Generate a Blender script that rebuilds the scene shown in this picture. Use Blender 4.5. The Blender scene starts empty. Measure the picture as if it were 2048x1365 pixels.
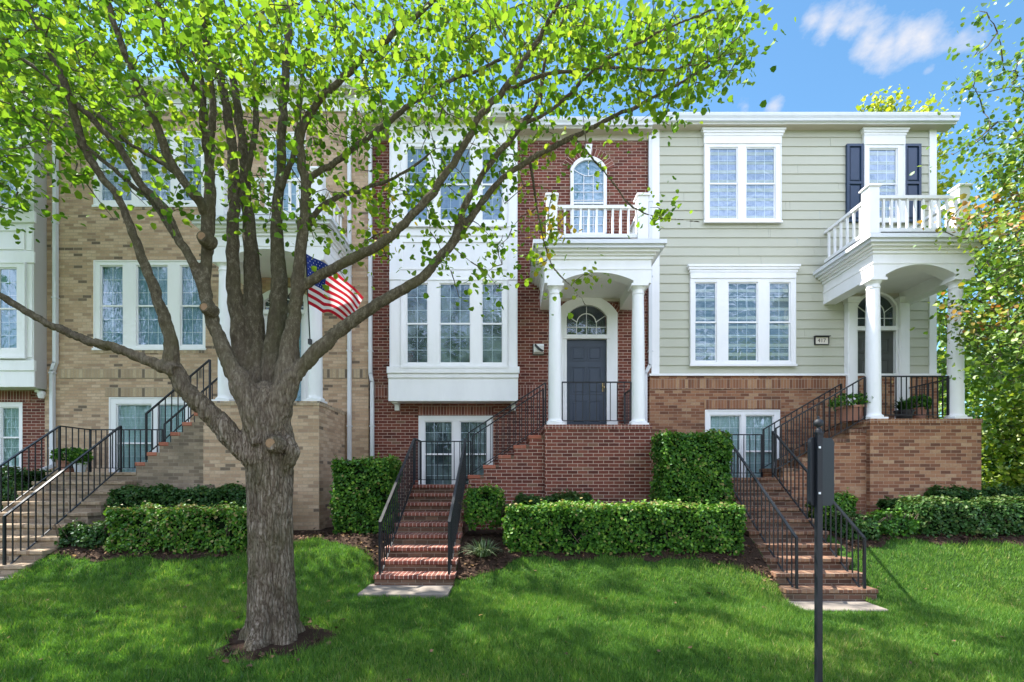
import bpy, math, random
import numpy as np
from mathutils import Vector, Matrix, noise as mnoise

random.seed(7); rng = np.random.default_rng(7)
SC = bpy.context.scene
COL = SC.collection
F = 950.0; VX = 1024.0; HY = 960.0          # focal length and vanishing point in photo pixels; the eye is at the origin
YW = 10.85                                   # facade plane
YF = 9.31                                    # front of the porches
def PX(px, Y): return (px - VX) / F * Y
def PZ(py, Y): return (HY - py) / F * Y
def P(px, py, Y): return Vector((PX(px, Y), Y, PZ(py, Y)))

# ------------------------------------------------------------------ materials
MATS = {}
class NT:
    def __init__(s, name):
        m = bpy.data.materials.new(name); m.use_nodes = True
        s.m = m; s.t = m.node_tree; s.t.nodes.clear()
        s.out = s.n('ShaderNodeOutputMaterial'); MATS[name] = m
    def n(s, typ, **kw):
        o = s.t.nodes.new(typ)
        for k, v in kw.items():
            if k in o.inputs.keys() if hasattr(o, 'inputs') else False: o.inputs[k].default_value = v
            else: setattr(o, k, v)
        return o
    def l(s, a, b): s.t.links.new(a, b)
    def ramp(s, fac, stops, interp='LINEAR'):
        r = s.n('ShaderNodeValToRGB'); r.color_ramp.interpolation = interp
        e = r.color_ramp.elements
        while len(e) < len(stops): e.new(0.5)
        for i, (p, c) in enumerate(stops):
            e[i].position = p; e[i].color = (*c, 1) if len(c) == 3 else c
        s.l(fac, r.inputs['Fac']); return r.outputs['Color']
    def noise(s, scale, detail=4, rough=.55, vec=None, dist=0):
        o = s.n('ShaderNodeTexNoise'); o.inputs['Scale'].default_value = scale
        o.inputs['Detail'].default_value = detail; o.inputs['Roughness'].default_value = rough
        o.inputs['Distortion'].default_value = dist
        if vec is not None: s.l(vec, o.inputs['Vector'])
        return o.outputs['Fac']
    def mix(s, fac, a, b, mode='MIX'):
        o = s.n('ShaderNodeMix', data_type='RGBA', blend_type=mode)
        for v, i in ((fac, 0), (a, 6), (b, 7)):
            if hasattr(v, 'is_output'): s.l(v, o.inputs[i])
            elif i == 0: o.inputs[0].default_value = v
            else: o.inputs[i].default_value = (*v, 1)
        return o.outputs[2]
    def math(s, op, a, b=0.0, clamp=False):
        o = s.n('ShaderNodeMath', operation=op, use_clamp=clamp)
        for i, v in enumerate((a, b)):
            if hasattr(v, 'is_output'): s.l(v, o.inputs[i])
            else: o.inputs[i].default_value = v
        return o.outputs[0]
    def pos(s): return s.n('ShaderNodeNewGeometry').outputs['Position']
    def uv(s): return s.n('ShaderNodeUVMap').outputs['UV']
    def scaled(s, vec, sc):
        o = s.n('ShaderNodeMapping'); o.inputs['Scale'].default_value = sc; s.l(vec, o.inputs['Vector']); return o.outputs[0]
    def bump(s, h, strength=.5, dist=.01):
        o = s.n('ShaderNodeBump'); o.inputs['Strength'].default_value = strength; o.inputs['Distance'].default_value = dist
        s.l(h, o.inputs['Height']); return o.outputs[0]
    def pbr(s, col, rough=.6, nrm=None, spec=.4, metal=0, coat=0):
        b = s.n('ShaderNodeBsdfPrincipled')
        if hasattr(col, 'is_output'): s.l(col, b.inputs['Base Color'])
        else: b.inputs['Base Color'].default_value = (*col, 1)
        if hasattr(rough, 'is_output'): s.l(rough, b.inputs['Roughness'])
        else: b.inputs['Roughness'].default_value = rough
        b.inputs['Specular IOR Level'].default_value = spec; b.inputs['Metallic'].default_value = metal
        b.inputs['Coat Weight'].default_value = coat
        if nrm is not None: s.l(nrm, b.inputs['Normal'])
        s.l(b.outputs[0], s.out.inputs[0]); return s.m

def brick_mat(name, stops, mortar, bw=.2032, rh=.0677, ms=.0055, off=.5, stain=.3, bumpd=.006, rotate=False):
    t = NT(name); uv = t.uv()
    wob = t.n('ShaderNodeTexNoise'); wob.inputs['Scale'].default_value = 9; t.l(t.pos(), wob.inputs['Vector'])
    vm = t.n('ShaderNodeVectorMath', operation='MULTIPLY_ADD'); t.l(wob.outputs['Color'], vm.inputs[0])
    vm.inputs[1].default_value = (.006, .006, 0); t.l(uv, vm.inputs[2])
    b = t.n('ShaderNodeTexBrick'); b.offset = off; b.squash = 1
    b.inputs['Scale'].default_value = 1; b.inputs['Brick Width'].default_value = bw; b.inputs['Row Height'].default_value = rh
    b.inputs['Mortar Size'].default_value = ms; b.inputs['Mortar Smooth'].default_value = .25; b.inputs['Bias'].default_value = 0
    b.inputs['Color1'].default_value = (0, 0, 0, 1); b.inputs['Color2'].default_value = (1, 1, 1, 1); b.inputs['Mortar'].default_value = (.5, .5, .5, 1)
    t.l(vm.outputs[0], b.inputs['Vector'])
    c = t.ramp(b.outputs['Color'], stops)
    n1 = t.noise(28, 5, .65, t.pos()); n2 = t.noise(1.1, 4, .6, t.pos())
    c = t.mix(t.ramp(n1, [(.3, (0, 0, 0)), (.75, (.45, .45, .45))]), c, tuple(x * .62 for x in stops[len(stops) // 2][1]))
    mc = t.mix(n1, mortar, tuple(x * .75 for x in mortar))
    c = t.mix(b.outputs['Fac'], c, mc)
    c = t.mix(t.ramp(n2, [(.52, (0, 0, 0)), (.78, (stain, stain, stain))]), c, (.07, .065, .045))
    h = t.math('MULTIPLY_ADD', b.outputs['Fac'], -1.0); t.t.nodes[-1]
    hh = t.math('ADD', h, t.math('MULTIPLY', n1, .35))
    return t.pbr(c, .85, t.bump(hh, .8, bumpd), spec=.25)

RED = [(0, (.08, .024, .018)), (.25, (.135, .038, .026)), (.6, (.185, .054, .036)), (.9, (.225, .075, .048)), (1, (.2, .12, .075))]
brick_mat('red_brick', RED, (.56, .42, .34), ms=.0058, stain=.25)
brick_mat('red_rowlock', [(0, (.11, .034, .026)), (.5, (.21, .07, .05)), (1, (.3, .12, .08))], (.58, .43, .36), bw=.0677, rh=.2032, off=0, stain=.3, ms=.0055)
TAN = [(0, (.12, .09, .07)), (.03, (.15, .115, .085)), (.06, (.36, .24, .16)), (.3, (.48, .325, .205)), (.6, (.55, .385, .25)), (1, (.63, .465, .32))]
brick_mat('tan_brick', TAN, (.47, .37, .26), stain=.15)
TANS = [(0, (.13, .10, .075)), (.12, (.17, .13, .095)), (.17, (.37, .265, .17)), (.6, (.49, .36, .225)), (1, (.57, .45, .30))]
brick_mat('tan_rowlock', TANS, (.43, .36, .27), bw=.0677, rh=.2032, off=0, stain=.2)
BRN = [(0, (.12, .052, .032)), (.3, (.22, .092, .05)), (.55, (.30, .135, .072)), (.8, (.37, .195, .105)), (1, (.45, .29, .17))]
brick_mat('brown_brick', BRN, (.42, .30, .21), ms=.005, stain=.35)
brick_mat('brown_rowlock', [(0, (.15, .06, .035)), (.4, (.27, .115, .06)), (.8, (.37, .19, .10)), (1, (.44, .27, .15))], (.40, .30, .23), bw=.0677, rh=.2032, off=0, stain=.3)
brick_mat('step_rowlock', [(0, (.09, .042, .028)), (.4, (.17, .08, .05)), (.8, (.25, .135, .08)), (1, (.32, .2, .12))], (.30, .23, .17), bw=.0677, rh=.2032, off=0, stain=.5, ms=.005)
brick_mat('mossy_brick', [(0, (.07, .036, .024)), (.5, (.13, .066, .042)), (1, (.19, .11, .07))], (.26, .21, .16), stain=.75)
brick_mat('mossy_tan_brick', [(0, (.16, .12, .085)), (.5, (.29, .22, .15)), (1, (.38, .3, .21))], (.33, .27, .2), stain=.6)
brick_mat('pale_rowlock', [(0, (.25, .17, .11)), (.5, (.36, .265, .175)), (1, (.45, .35, .24))], (.40, .32, .23), bw=.0677, rh=.2032, off=0, stain=.3)
brick_mat('orange_brick', [(0, (.32, .10, .06)), (1, (.42, .16, .10))], (.40, .30, .23), bw=.4, rh=.09, ms=.004, stain=.25)

def paint(name, col, rough=.45, var=.06, bumpd=.0015, sc=(2, 2, 2), dirt=.3):
    t = NT(name); p = t.pos()
    n = t.noise(3.2, 6, .68, t.scaled(p, (1, 1, .28))); n2 = t.noise(40, 3, .6, p)
    c = t.mix(t.ramp(n, [(.4, (0, 0, 0)), (.8, (dirt, dirt, dirt))]), col, tuple(x * .72 for x in col))
    return t.pbr(c, rough, t.bump(n2, .35, bumpd), spec=.4)
paint('white_trim', (.85, .845, .84))
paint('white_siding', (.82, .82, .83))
paint('cream_baked_light', (.50, .455, .36))  # cream holds the warm bounced light under the eaves
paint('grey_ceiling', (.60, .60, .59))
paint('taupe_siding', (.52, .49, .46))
paint('gutter_white', (.68, .70, .72), .35)
paint('slate_door', (.045, .06, .088), .35)
paint('grey_green_door', (.075, .08, .072), .38)
paint('navy_shutter', (.018, .042, .085), .4)
paint('black_iron', (.012, .014, .018), .38, dirt=.0)
paint('sign_black', (.009, .012, .017), .6, dirt=.3)
paint('white_pot', (.62, .66, .68), .3)
paint('terracotta', (.42, .20, .14), .7, dirt=.5)
paint('brass', (.6, .42, .15), .3)
paint('dark_metal', (.03, .03, .032), .4)
paint('plaque_face', (.78, .72, .62), .4)
paint('plaque_text', (.10, .07, .05), .5)
# sage clapboards: faint grain along the board
t = NT('sage_siding'); p = t.pos()
g = t.noise(6, 5, .6, t.scaled(p, (.35, 1, 9))); g2 = t.noise(.9, 4, .6, p)
c = t.mix(t.ramp(g, [(.3, (0, 0, 0)), (.8, (.3, .3, .3))]), (.48, .48, .38), (.405, .40, .315))
c = t.mix(t.ramp(g2, [(.45, (0, 0, 0)), (.8, (.35, .35, .35))]), c, (.51, .52, .425))
t.pbr(c, .6, t.bump(g, .3, .003), spec=.3)
t = NT('roof_shingle'); n = t.noise(14, 5, .6, t.pos()); t.pbr(t.mix(n, (.05, .052, .055), (.14, .14, .14)), .9)
t = NT('membrane_roof'); t.pbr((.035, .045, .05), .6)
# concrete and street
t = NT('concrete'); n = t.noise(5, 8, .65, t.pos()); n2 = t.noise(60, 3, .6, t.pos())
t.pbr(t.mix(n, (.15, .13, .11), (.27, .235, .2)), .85, t.bump(n2, .4, .003), spec=.25)
t = NT('street_concrete'); n = t.noise(3, 8, .65, t.pos()); t.pbr(t.mix(n, (.42, .41, .39), (.54, .53, .50)), .9, spec=.2)
# soil under the lawn, mulch
t = NT('lawn_soil'); n = t.noise(2.2, 6, .6, t.pos()); n2 = t.noise(38, 4, .7, t.pos())
c = t.mix(n, (.035, .085, .016), (.06, .125, .022)); c = t.mix(t.ramp(n2, [(.35, (0, 0, 0)), (.8, (.8, .8, .8))]), c, (.022, .05, .012))
t.pbr(c, .95, t.bump(n2, .8, .03), spec=.1)
t = NT('mulch'); n = t.noise(55, 6, .75, t.scaled(t.pos(), (1, 2.2, 1))); n2 = t.noise(6, 4, .6, t.pos())
c = t.ramp(n, [(.3, (.018, .012, .009)), (.5, (.055, .034, .024)), (.7, (.13, .085, .06)), (.85, (.2, .14, .1))])
t.pbr(t.mix(n2, c, (.04, .026, .018)), .95, t.bump(n, 1, .03), spec=.1)
t = NT('chip'); r = t.n('ShaderNodeAttribute', attribute_name='rnd')
t.pbr(t.ramp(r.outputs['Fac'], [(0, (.03, .017, .012)), (.6, (.085, .05, .033)), (.9, (.16, .10, .06)), (1, (.34, .2, .07))]), .9, spec=.15)
# leaves
def leaf_mat(name, stops, trans=.42, gloss=.10, rough=.45):
    t = NT(name); r = t.n('ShaderNodeAttribute', attribute_name='rnd')
    c = t.ramp(r.outputs['Fac'], stops)
    d = t.n('ShaderNodeBsdfDiffuse'); t.l(c, d.inputs[0])
    tr = t.n('ShaderNodeBsdfTranslucent'); tc = t.mix(1.0, c, (1.15, 1.2, .72), 'MULTIPLY'); t.l(tc, tr.inputs[0])
    g = t.n('ShaderNodeBsdfGlossy'); g.inputs['Roughness'].default_value = rough; g.inputs[0].default_value = (.9, .95, 1, 1)
    m1 = t.n('ShaderNodeMixShader'); m1.inputs[0].default_value = trans; t.l(d.outputs[0], m1.inputs[1]); t.l(tr.outputs[0], m1.inputs[2])
    fr = t.n('ShaderNodeLayerWeight'); fr.inputs[0].default_value = .25
    m2 = t.n('ShaderNodeMixShader'); t.l(t.math('MULTIPLY', fr.outputs['Facing'], gloss * 2.2), m2.inputs[0])
    t.l(m1.outputs[0], m2.inputs[1]); t.l(g.outputs[0], m2.inputs[2]); t.l(m2.outputs[0], t.out.inputs[0])
leaf_mat('maple_leaf', [(0, (.04, .105, .011)), (.3, (.105, .215, .018)), (.65, (.22, .335, .03)), (.85, (.30, .34, .042)), (.94, (.55, .40, .03)), (1, (.62, .40, .04))], .5, .025)
leaf_mat('autumn_leaf', [(0, (.06, .13, .02)), (.4, (.13, .24, .03)), (.62, (.26, .33, .04)), (.75, (.42, .25, .06)), (.9, (.45, .16, .06)), (1, (.35, .09, .05))], .45)
leaf_mat('bright_leaf', [(0, (.08, .17, .015)), (.5, (.18, .28, .03)), (.8, (.30, .36, .04)), (1, (.48, .40, .04))], .5)
leaf_mat('yellow_leaf', [(0, (.20, .30, .03)), (.5, (.40, .44, .04)), (1, (.62, .52, .04))], .5)
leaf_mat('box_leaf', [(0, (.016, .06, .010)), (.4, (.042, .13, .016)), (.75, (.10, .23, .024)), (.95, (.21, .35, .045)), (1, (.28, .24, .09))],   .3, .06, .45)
leaf_mat('dark_box_leaf', [(0, (.014, .045, .014)), (.5, (.035, .095, .022)), (.85, (.06, .13, .026)), (1, (.10, .14, .04))], .25, .05, .45)
leaf_mat('strap_leaf', [(0, (.05, .10, .03)), (.5, (.10, .17, .05)), (.8, (.24, .30, .15)), (1, (.36, .4, .24))], .3, .15)
leaf_mat('grass_blade', [(0, (.05, .135, .022)), (.45, (.10, .225, .034)), (.8, (.175, .30, .045)), (.93, (.27, .36, .07)), (1, (.42, .37, .17))], .45, .08)
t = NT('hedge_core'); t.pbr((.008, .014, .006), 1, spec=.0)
t = NT('stem'); n = t.noise(30, 4, .6, t.pos()); t.pbr(t.mix(n, (.06, .045, .032), (.17, .13, .1)), .9, spec=.1)
# bark
t = NT('bark'); p = t.pos()
cw = t.n('ShaderNodeTexNoise'); cw.inputs['Scale'].default_value = 6; cw.inputs['Detail'].default_value = 3; t.l(p, cw.inputs['Vector'])
vm = t.n('ShaderNodeVectorMath', operation='MULTIPLY_ADD'); t.l(cw.outputs['Color'], vm.inputs[0]); vm.inputs[1].default_value = (.06, .06, .16); t.l(p, vm.inputs[2])
v = t.n('ShaderNodeTexVoronoi', feature='DISTANCE_TO_EDGE'); v.inputs['Scale'].default_value = 1; t.l(t.scaled(vm.outputs[0], (30, 30, 3.6)), v.inputs['Vector'])
v2 = t.n('ShaderNodeTexVoronoi', feature='DISTANCE_TO_EDGE'); v2.inputs['Scale'].default_value = 1; t.l(t.scaled(vm.outputs[0], (44, 44, 14)), v2.inputs['Vector'])
n = t.noise(1, 7, .75, t.scaled(p, (70, 70, 10))); n3 = t.noise(90, 4, .7, p); n4 = t.noise(2.6, 4, .6, p); nl = t.noise(30, 7, .75, t.scaled(p, (1, 1, .55)))
ridge = t.ramp(v.outputs['Distance'], [(0, (0, 0, 0)), (.25, (.85, .85, .85)), (.6, (1, 1, 1))]); r2 = t.ramp(v2.outputs['Distance'], [(0, (0, 0, 0)), (.2, (1, 1, 1))])
h1 = t.math('ADD', t.math('ADD', t.math('MULTIPLY', ridge, .36), t.math('MULTIPLY', r2, .18)), t.math('MULTIPLY', n, .85))
h2 = t.math('ADD', t.math('ADD', t.math('MULTIPLY', nl, 1.0), t.math('MULTIPLY', n3, .35)), .12)
sz = t.n('ShaderNodeSeparateXYZ'); t.l(p, sz.inputs[0]); up = t.math('MULTIPLY', t.math('SUBTRACT', sz.outputs['Z'], .35), .8, True)
h = t.n('ShaderNodeMix'); t.l(up, h.inputs[0]); t.l(h1, h.inputs[2]); t.l(h2, h.inputs[3]); h = h.outputs[0]
c1 = t.ramp(h, [(.3, (.045, .032, .023)), (.58, (.15, .115, .082)), (.82, (.29, .24, .18)), (1, (.42, .36, .29))])
c2 = t.ramp(h, [(.5, (.028, .022, .015)), (.8, (.115, .098, .062)), (1, (.28, .25, .175))])
c = t.mix(up, c1, c2)
c = t.mix(t.ramp(n4, [(.48, (0, 0, 0)), (.66, (.6, .6, .6))]), c, (.10, .095, .045))
c = t.mix(t.ramp(t.noise(3.4, 5, .65, t.scaled(p, (1.6, 1.6, .5))), [(.5, (0, 0, 0)), (.72, (.65, .65, .65))]), c, (.055, .04, .03))
c = t.mix(t.math('MULTIPLY', n3, .3), c, (.07, .055, .042))
t.pbr(c, .95, t.bump(h, 1, .03), spec=.06)
t = NT('limb_bark'); p = t.pos(); n = t.noise(26, 6, .7, p); n2 = t.noise(4, 4, .6, p)
nb = t.noise(70, 5, .75, t.scaled(p, (1, 1, .6))); n = t.math('ADD', t.math('MULTIPLY', n, .6), t.math('MULTIPLY', nb, .4))
c = t.ramp(n, [(.36, (.035, .028, .02)), (.5, (.11, .095, .066)), (.64, (.24, .215, .165))])
c = t.mix(t.ramp(n2, [(.4, (0, 0, 0)), (.7, (.55, .55, .55))]), c, (.10, .10, .05))
t.pbr(c, .95, t.bump(n, 1, .035), spec=.08)
t = NT('cut_wood'); n = t.noise(40, 4, .6, t.pos()); t.pbr(t.mix(n, (.16, .09, .05), (.32, .22, .13)), .9, spec=.1)
# glass and what stands behind it
t = NT('window_glass'); n = t.noise(2.4, 2, .5, t.pos()); 
gl = t.n('ShaderNodeBsdfGlossy'); gl.inputs['Roughness'].default_value = .015; gl.inputs[0].default_value = (.62, .73, .82, 1)
wv = t.noise(4.5, 2, .5, t.pos(), 1.5); t.l(t.bump(wv, .22, .03), gl.inputs['Normal'])
tr = t.n('ShaderNodeBsdfTransparent'); tr.inputs[0].default_value = (.78, .87, .90, 1)
mx = t.n('ShaderNodeMixShader'); mx.inputs[0].default_value = .13; t.l(tr.outputs[0], mx.inputs[1]); t.l(gl.outputs[0], mx.inputs[2]); t.l(mx.outputs[0], t.out.inputs[0])
def curtain_mat(name, a, b, kind):
    t = NT(name); p = t.pos()
    if kind == 'lace':
        n = t.noise(11, 4, .55, p, 1.2); n2 = t.noise(1, 2, .5, t.scaled(p, (26, 1, .6)))
        f = t.math('ADD', t.math('MULTIPLY', n, .7), t.math('MULTIPLY', n2, .5))
        c = t.ramp(f, [(.35, a), (.85, b)])
    elif kind == 'drape':
        n = t.noise(1, 3, .5, t.scaled(p, (22, 1, .5))); n2 = t.noise(2.2, 3, .5, p)
        c = t.mix(t.ramp(n2, [(.45, (0, 0, 0)), (.6, (1, 1, 1))]), t.mix(n, a, b), tuple(x * .5 for x in a))
    else:
        wv = t.n('ShaderNodeTexWave', bands_direction='Z'); wv.inputs['Scale'].default_value = 9; t.l(p, wv.inputs['Vector'])
        n2 = t.noise(1.5, 3, .5, p)
        c = t.mix(wv.outputs['Fac'], a, b); c = t.mix(t.math('MULTIPLY', n2, .4), c, tuple(x * .6 for x in a))
    t.pbr(c, .9, spec=.1)
curtain_mat('lace_curtain', (.24, .28, .40), (.44, .48, .60), 'lace')
curtain_mat('pale_blind', (.36, .47, .44), (.52, .62, .58), 'blind')
curtain_mat('grey_drape', (.13, .16, .165), (.30, .33, .31), 'drape')
curtain_mat('half_blind', (.15, .19, .20), (.27, .31, .31), 'blind')
curtain_mat('blue_reflection', (.13, .24, .32), (.32, .45, .52), 'lace')  # blue mottle holds sky and foliage reflections as colour behind the panes
curtain_mat('dark_room', (.022, .026, .03), (.06, .062, .06), 'drape')
# flag
for nm, col in (('flag_red', (.50, .018, .035)), ('flag_white', (.80, .74, .76)), ('flag_blue', (.02, .035, .17))):
    t = NT(nm); d = t.n('ShaderNodeBsdfDiffuse'); d.inputs[0].default_value = (*col, 1); tr = t.n('ShaderNodeBsdfTranslucent'); tr.inputs[0].default_value = (*col, 1)
    mx = t.n('ShaderNodeMixShader'); mx.inputs[0].default_value = .35; t.l(d.outputs[0], mx.inputs[1]); t.l(tr.outputs[0], mx.inputs[2]); t.l(mx.outputs[0], t.out.inputs[0])

# ------------------------------------------------------------------ builders
ORIG = {}
def link(o): COL.objects.link(o); return o
def thing(name, loc, label, cat, group=None):
    o = bpy.data.objects.new(name, None); link(o); o.location = loc; o.empty_display_size = .2
    ORIG[o.name] = Vector(loc); o['label'] = label; o['category'] = cat
    if group: o['group'] = group
    return o
class MB:
    """collects polygons in world coordinates; build() links them as one mesh object under a parent"""
    def __init__(s): s.v = []; s.f = []; s.mi = []; s.uvs = []; s.mats = []
    def m(s, mat):
        if mat not in s.mats: s.mats.append(mat)
        return s.mats.index(mat)
    def poly(s, pts, mat, uv=None):
        i = len(s.v); s.v += [tuple(p) for p in pts]; s.f.append(tuple(range(i, i + len(pts)))); s.mi.append(s.m(mat)); s.uvs.append(uv)
    def box(s, x0, x1, y0, y1, z0, z1, mat, skip=''):
        a = [(x0, y0, z0), (x1, y0, z0), (x1, y1, z0), (x0, y1, z0), (x0, y0, z1), (x1, y0, z1), (x1, y1, z1), (x0, y1, z1)]
        for k, q in (('f', (0, 1, 5, 4)), ('r', (1, 2, 6, 5)), ('b', (2, 3, 7, 6)), ('l', (3, 0, 4, 7)), ('t', (4, 5, 6, 7)), ('d', (3, 2, 1, 0))):
            if k not in skip: s.poly([a[j] for j in q], mat)
    def bevbox(s, x0, x1, y0, y1, z0, z1, mat, b=.006):
        """box with chamfered front edges (the faces seen from the street)"""
        s.box(x0, x1, y0 + b, y1, z0, z1, mat, 'f')
        s.poly([(x0 + b, y0, z0 + b), (x1 - b, y0, z0 + b), (x1 - b, y0, z1 - b), (x0 + b, y0, z1 - b)], mat)
        o = [(x0, y0 + b, z0), (x1, y0 + b, z0), (x1, y0 + b, z1), (x0, y0 + b, z1)]
        i = [(x0 + b, y0, z0 + b), (x1 - b, y0, z0 + b), (x1 - b, y0, z1 - b), (x0 + b, y0, z1 - b)]
        for k in range(4): s.poly([o[k], o[(k + 1) % 4], i[(k + 1) % 4], i[k]], mat)
    def panel(s, x0, x1, z0, z1, Y, Yb, holes, mat, reveal=None, outer=True):
        """upright sheet facing -y with rectangular holes; reveals go back to Yb"""
        xs = sorted({x0, x1, *[h[0] for h in holes], *[h[1] for h in holes]}); zs = sorted({z0, z1, *[h[2] for h in holes], *[h[3] for h in holes]})
        xs = [x for x in xs if x0 <= x <= x1]; zs = [z for z in zs if z0 <= z <= z1]
        for i in range(len(xs) - 1):
            for j in range(len(zs) - 1):
                cx, cz = (xs[i] + xs[i + 1]) / 2, (zs[j] + zs[j + 1]) / 2
                if any(h[0] < cx < h[1] and h[2] < cz < h[3] for h in holes): continue
                s.poly([(xs[i], Y, zs[j]), (xs[i + 1], Y, zs[j]), (xs[i + 1], Y, zs[j + 1]), (xs[i], Y, zs[j + 1])], mat)
        rm = reveal or mat
        for a, b, c, d in holes:
            s.poly([(a, Y, c), (a, Y, d), (a, Yb, d), (a, Yb, c)], rm); s.poly([(b, Y, c), (b, Yb, c), (b, Yb, d), (b, Y, d)], rm)
            s.poly([(a, Y, d), (b, Y, d), (b, Yb, d), (a, Yb, d)], rm); s.poly([(a, Y, c), (a, Yb, c), (b, Yb, c), (b, Y, c)], rm)
        if outer:
            a, b, c, d = x0, x1, z0, z1
            s.poly([(a, Y, c), (a, Yb, c), (a, Yb, d), (a, Y, d)], mat); s.poly([(b, Y, c), (b, Y, d), (b, Yb, d), (b, Yb, c)], mat)
            s.poly([(a, Y, d), (a, Yb, d), (b, Yb, d), (b, Y, d)], mat); s.poly([(a, Y, c), (b, Y, c), (b, Yb, c), (a, Yb, c)], mat)
    def extrude(s, pts, y0, y1, mat, caps=True):
        """polygon in (x, z) pulled from y0 to y1; pts run anticlockwise seen from the front"""
        n = len(pts)
        if caps: s.poly([(x, y0, z) for x, z in pts], mat); s.poly([(x, y1, z) for x, z in reversed(pts)], mat)
        for i in range(n):
            (a, b), (c, d) = pts[i], pts[(i + 1) % n]
            s.poly([(a, y0, b), (a, y1, b), (c, y1, d), (c, y0, d)], mat)
    def strip(s, outer, inner, y0, y1, mat, yb=None):
        """ring between two open polylines in (x, z) with a front face and both edges"""
        for i in range(len(outer) - 1):
            a, b, c, d = outer[i], outer[i + 1], inner[i + 1], inner[i]
            s.poly([(a[0], y0, a[1]), (d[0], y0, d[1]), (c[0], y0, c[1]), (b[0], y0, b[1])], mat)
            s.poly([(a[0], y0, a[1]), (b[0], y0, b[1]), (b[0], y1, b[1]), (a[0], y1, a[1])], mat)
            s.poly([(d[0], y0, d[1]), (d[0], y1, d[1]), (c[0], y1, c[1]), (c[0], y0, c[1])], mat)
    def lathe(s, cx, cy, prof, mat, n=24):
        for k in range(len(prof) - 1):
            (r0, z0), (r1, z1) = prof[k], prof[k + 1]
            for i in range(n):
                a, b = 2 * math.pi * i / n, 2 * math.pi * (i + 1) / n
                q = [(cx + r0 * math.cos(a), cy + r0 * math.sin(a), z0), (cx + r0 * math.cos(b), cy + r0 * math.sin(b), z0),
                     (cx + r1 * math.cos(b), cy + r1 * math.sin(b), z1), (cx + r1 * math.cos(a), cy + r1 * math.sin(a), z1)]
                s.poly(q, mat)
    def bar(s, a, b, w, h, mat):
        """square bar between two points (w sideways, h up)"""
        a, b = Vector(a), Vector(b); d = (b - a).normalized()
        side = d.cross(Vector((0, 0, 1)))
        if side.length < .01: side = Vector((1, 0, 0))
        side.normalize(); up = side.cross(d).normalized()
        c = [side * (w / 2) * i + up * (h / 2) * j for i, j in ((-1, -1), (1, -1), (1, 1), (-1, 1))]
        A = [a + k for k in c]; B = [b + k for k in c]
        s.poly(A[::-1], mat); s.poly(B, mat)
        for i in range(4): s.poly([A[i], A[(i + 1) % 4], B[(i + 1) % 4], B[i]], mat)
    def tube(s, pts, rad, mat, n=10, cap0=False):
        pts = [Vector(p) for p in pts]; rings = []; prev = None; L = 0
        for i, p in enumerate(pts):
            d = (pts[min(i + 1, len(pts) - 1)] - pts[max(i - 1, 0)]).normalized()
            if prev is None: sd = d.cross(Vector((0, 1, 0))); sd = sd if sd.length > .05 else d.cross(Vector((1, 0, 0)))
            else: sd = prev - d * prev.dot(d)
            sd.normalize(); prev = sd; up = d.cross(sd)
            if i: L += (p - pts[i - 1]).length
            r = rad[i]
            rings.append(([p + (sd * math.cos(2 * math.pi * k / n) + up * math.sin(2 * math.pi * k / n)) * (r(2 * math.pi * k / n) if callable(r) else r) for k in range(n)], L))
        for i in range(len(rings) - 1):
            A, la = rings[i]; B, lb = rings[i + 1]
            for k in range(n):
                k2 = (k + 1) % n
                R = .25
                s.poly([A[k], B[k], B[k2], A[k2]], mat, [(k / n * 6.283 * R, la), (k / n * 6.283 * R, lb), ((k + 1) / n * 6.283 * R, lb), ((k + 1) / n * 6.283 * R, la)])
        s.poly(rings[-1][0], mat)
        if cap0: s.poly(rings[0][0][::-1], mat)
    def build(s, name, parent=None, smooth=False, origin=None, label=None, cat=None, group=None, kind=None, uvoff=(0, 0), merge=False):
        o0 = ORIG[parent.name] if parent is not None else Vector(origin or (0, 0, 0))
        V = np.array(s.v, dtype=np.float64)
        me = bpy.data.meshes.new(name)
        me.from_pydata((V - np.array(o0)).tolist(), [], s.f)
        for k in s.mats: me.materials.append(MATS[k])
        me.polygons.foreach_set('material_index', s.mi)
        uvl = me.uv_layers.new(name='UVMap'); flat = []
        for f, uv in zip(s.f, s.uvs):
            if uv is not None: flat += [c for q in uv for c in q]; continue
            p = [V[i] for i in f]; nx = ny = nz = 0
            for i in range(len(p)):
                a, b = p[i], p[(i + 1) % len(p)]
                nx += (a[1] - b[1]) * (a[2] + b[2]); ny += (a[2] - b[2]) * (a[0] + b[0]); nz += (a[0] - b[0]) * (a[1] + b[1])
            ax, ay, az = abs(nx), abs(ny), abs(nz)
            for q in p:
                if az > ax and az > ay: u, w = q[0], q[1]
                elif ax > ay: u, w = q[1], q[2]
                else: u, w = q[0], q[2]
                flat += [u + uvoff[0], w + uvoff[1]]
        uvl.data.foreach_set('uv', flat)
        if merge:
            import bmesh
            bm = bmesh.new(); bm.from_mesh(me); bmesh.ops.remove_doubles(bm, verts=bm.verts, dist=1e-4); bm.to_mesh(me); bm.free()
        if smooth: me.polygons.foreach_set('use_smooth', [True] * len(me.polygons))
        me.update()
        o = bpy.data.objects.new(name, me); link(o)
        if parent is not None: o.parent = parent; ORIG[o.name] = o0
        else: o.location = o0; ORIG[o.name] = o0
        if label: o['label'] = label
        if cat: o['category'] = cat
        if group: o['group'] = group
        if kind: o['kind'] = kind
        return o
def inst(name, mesh, parent, loc, scale=(1, 1, 1), rot=0):
    o = bpy.data.objects.new(name, mesh); link(o); o.parent = parent
    o.location = Vector(loc) - ORIG[parent.name]; o.scale = scale; o.rotation_euler = (0, 0, rot); ORIG[o.name] = Vector(loc); return o
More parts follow.
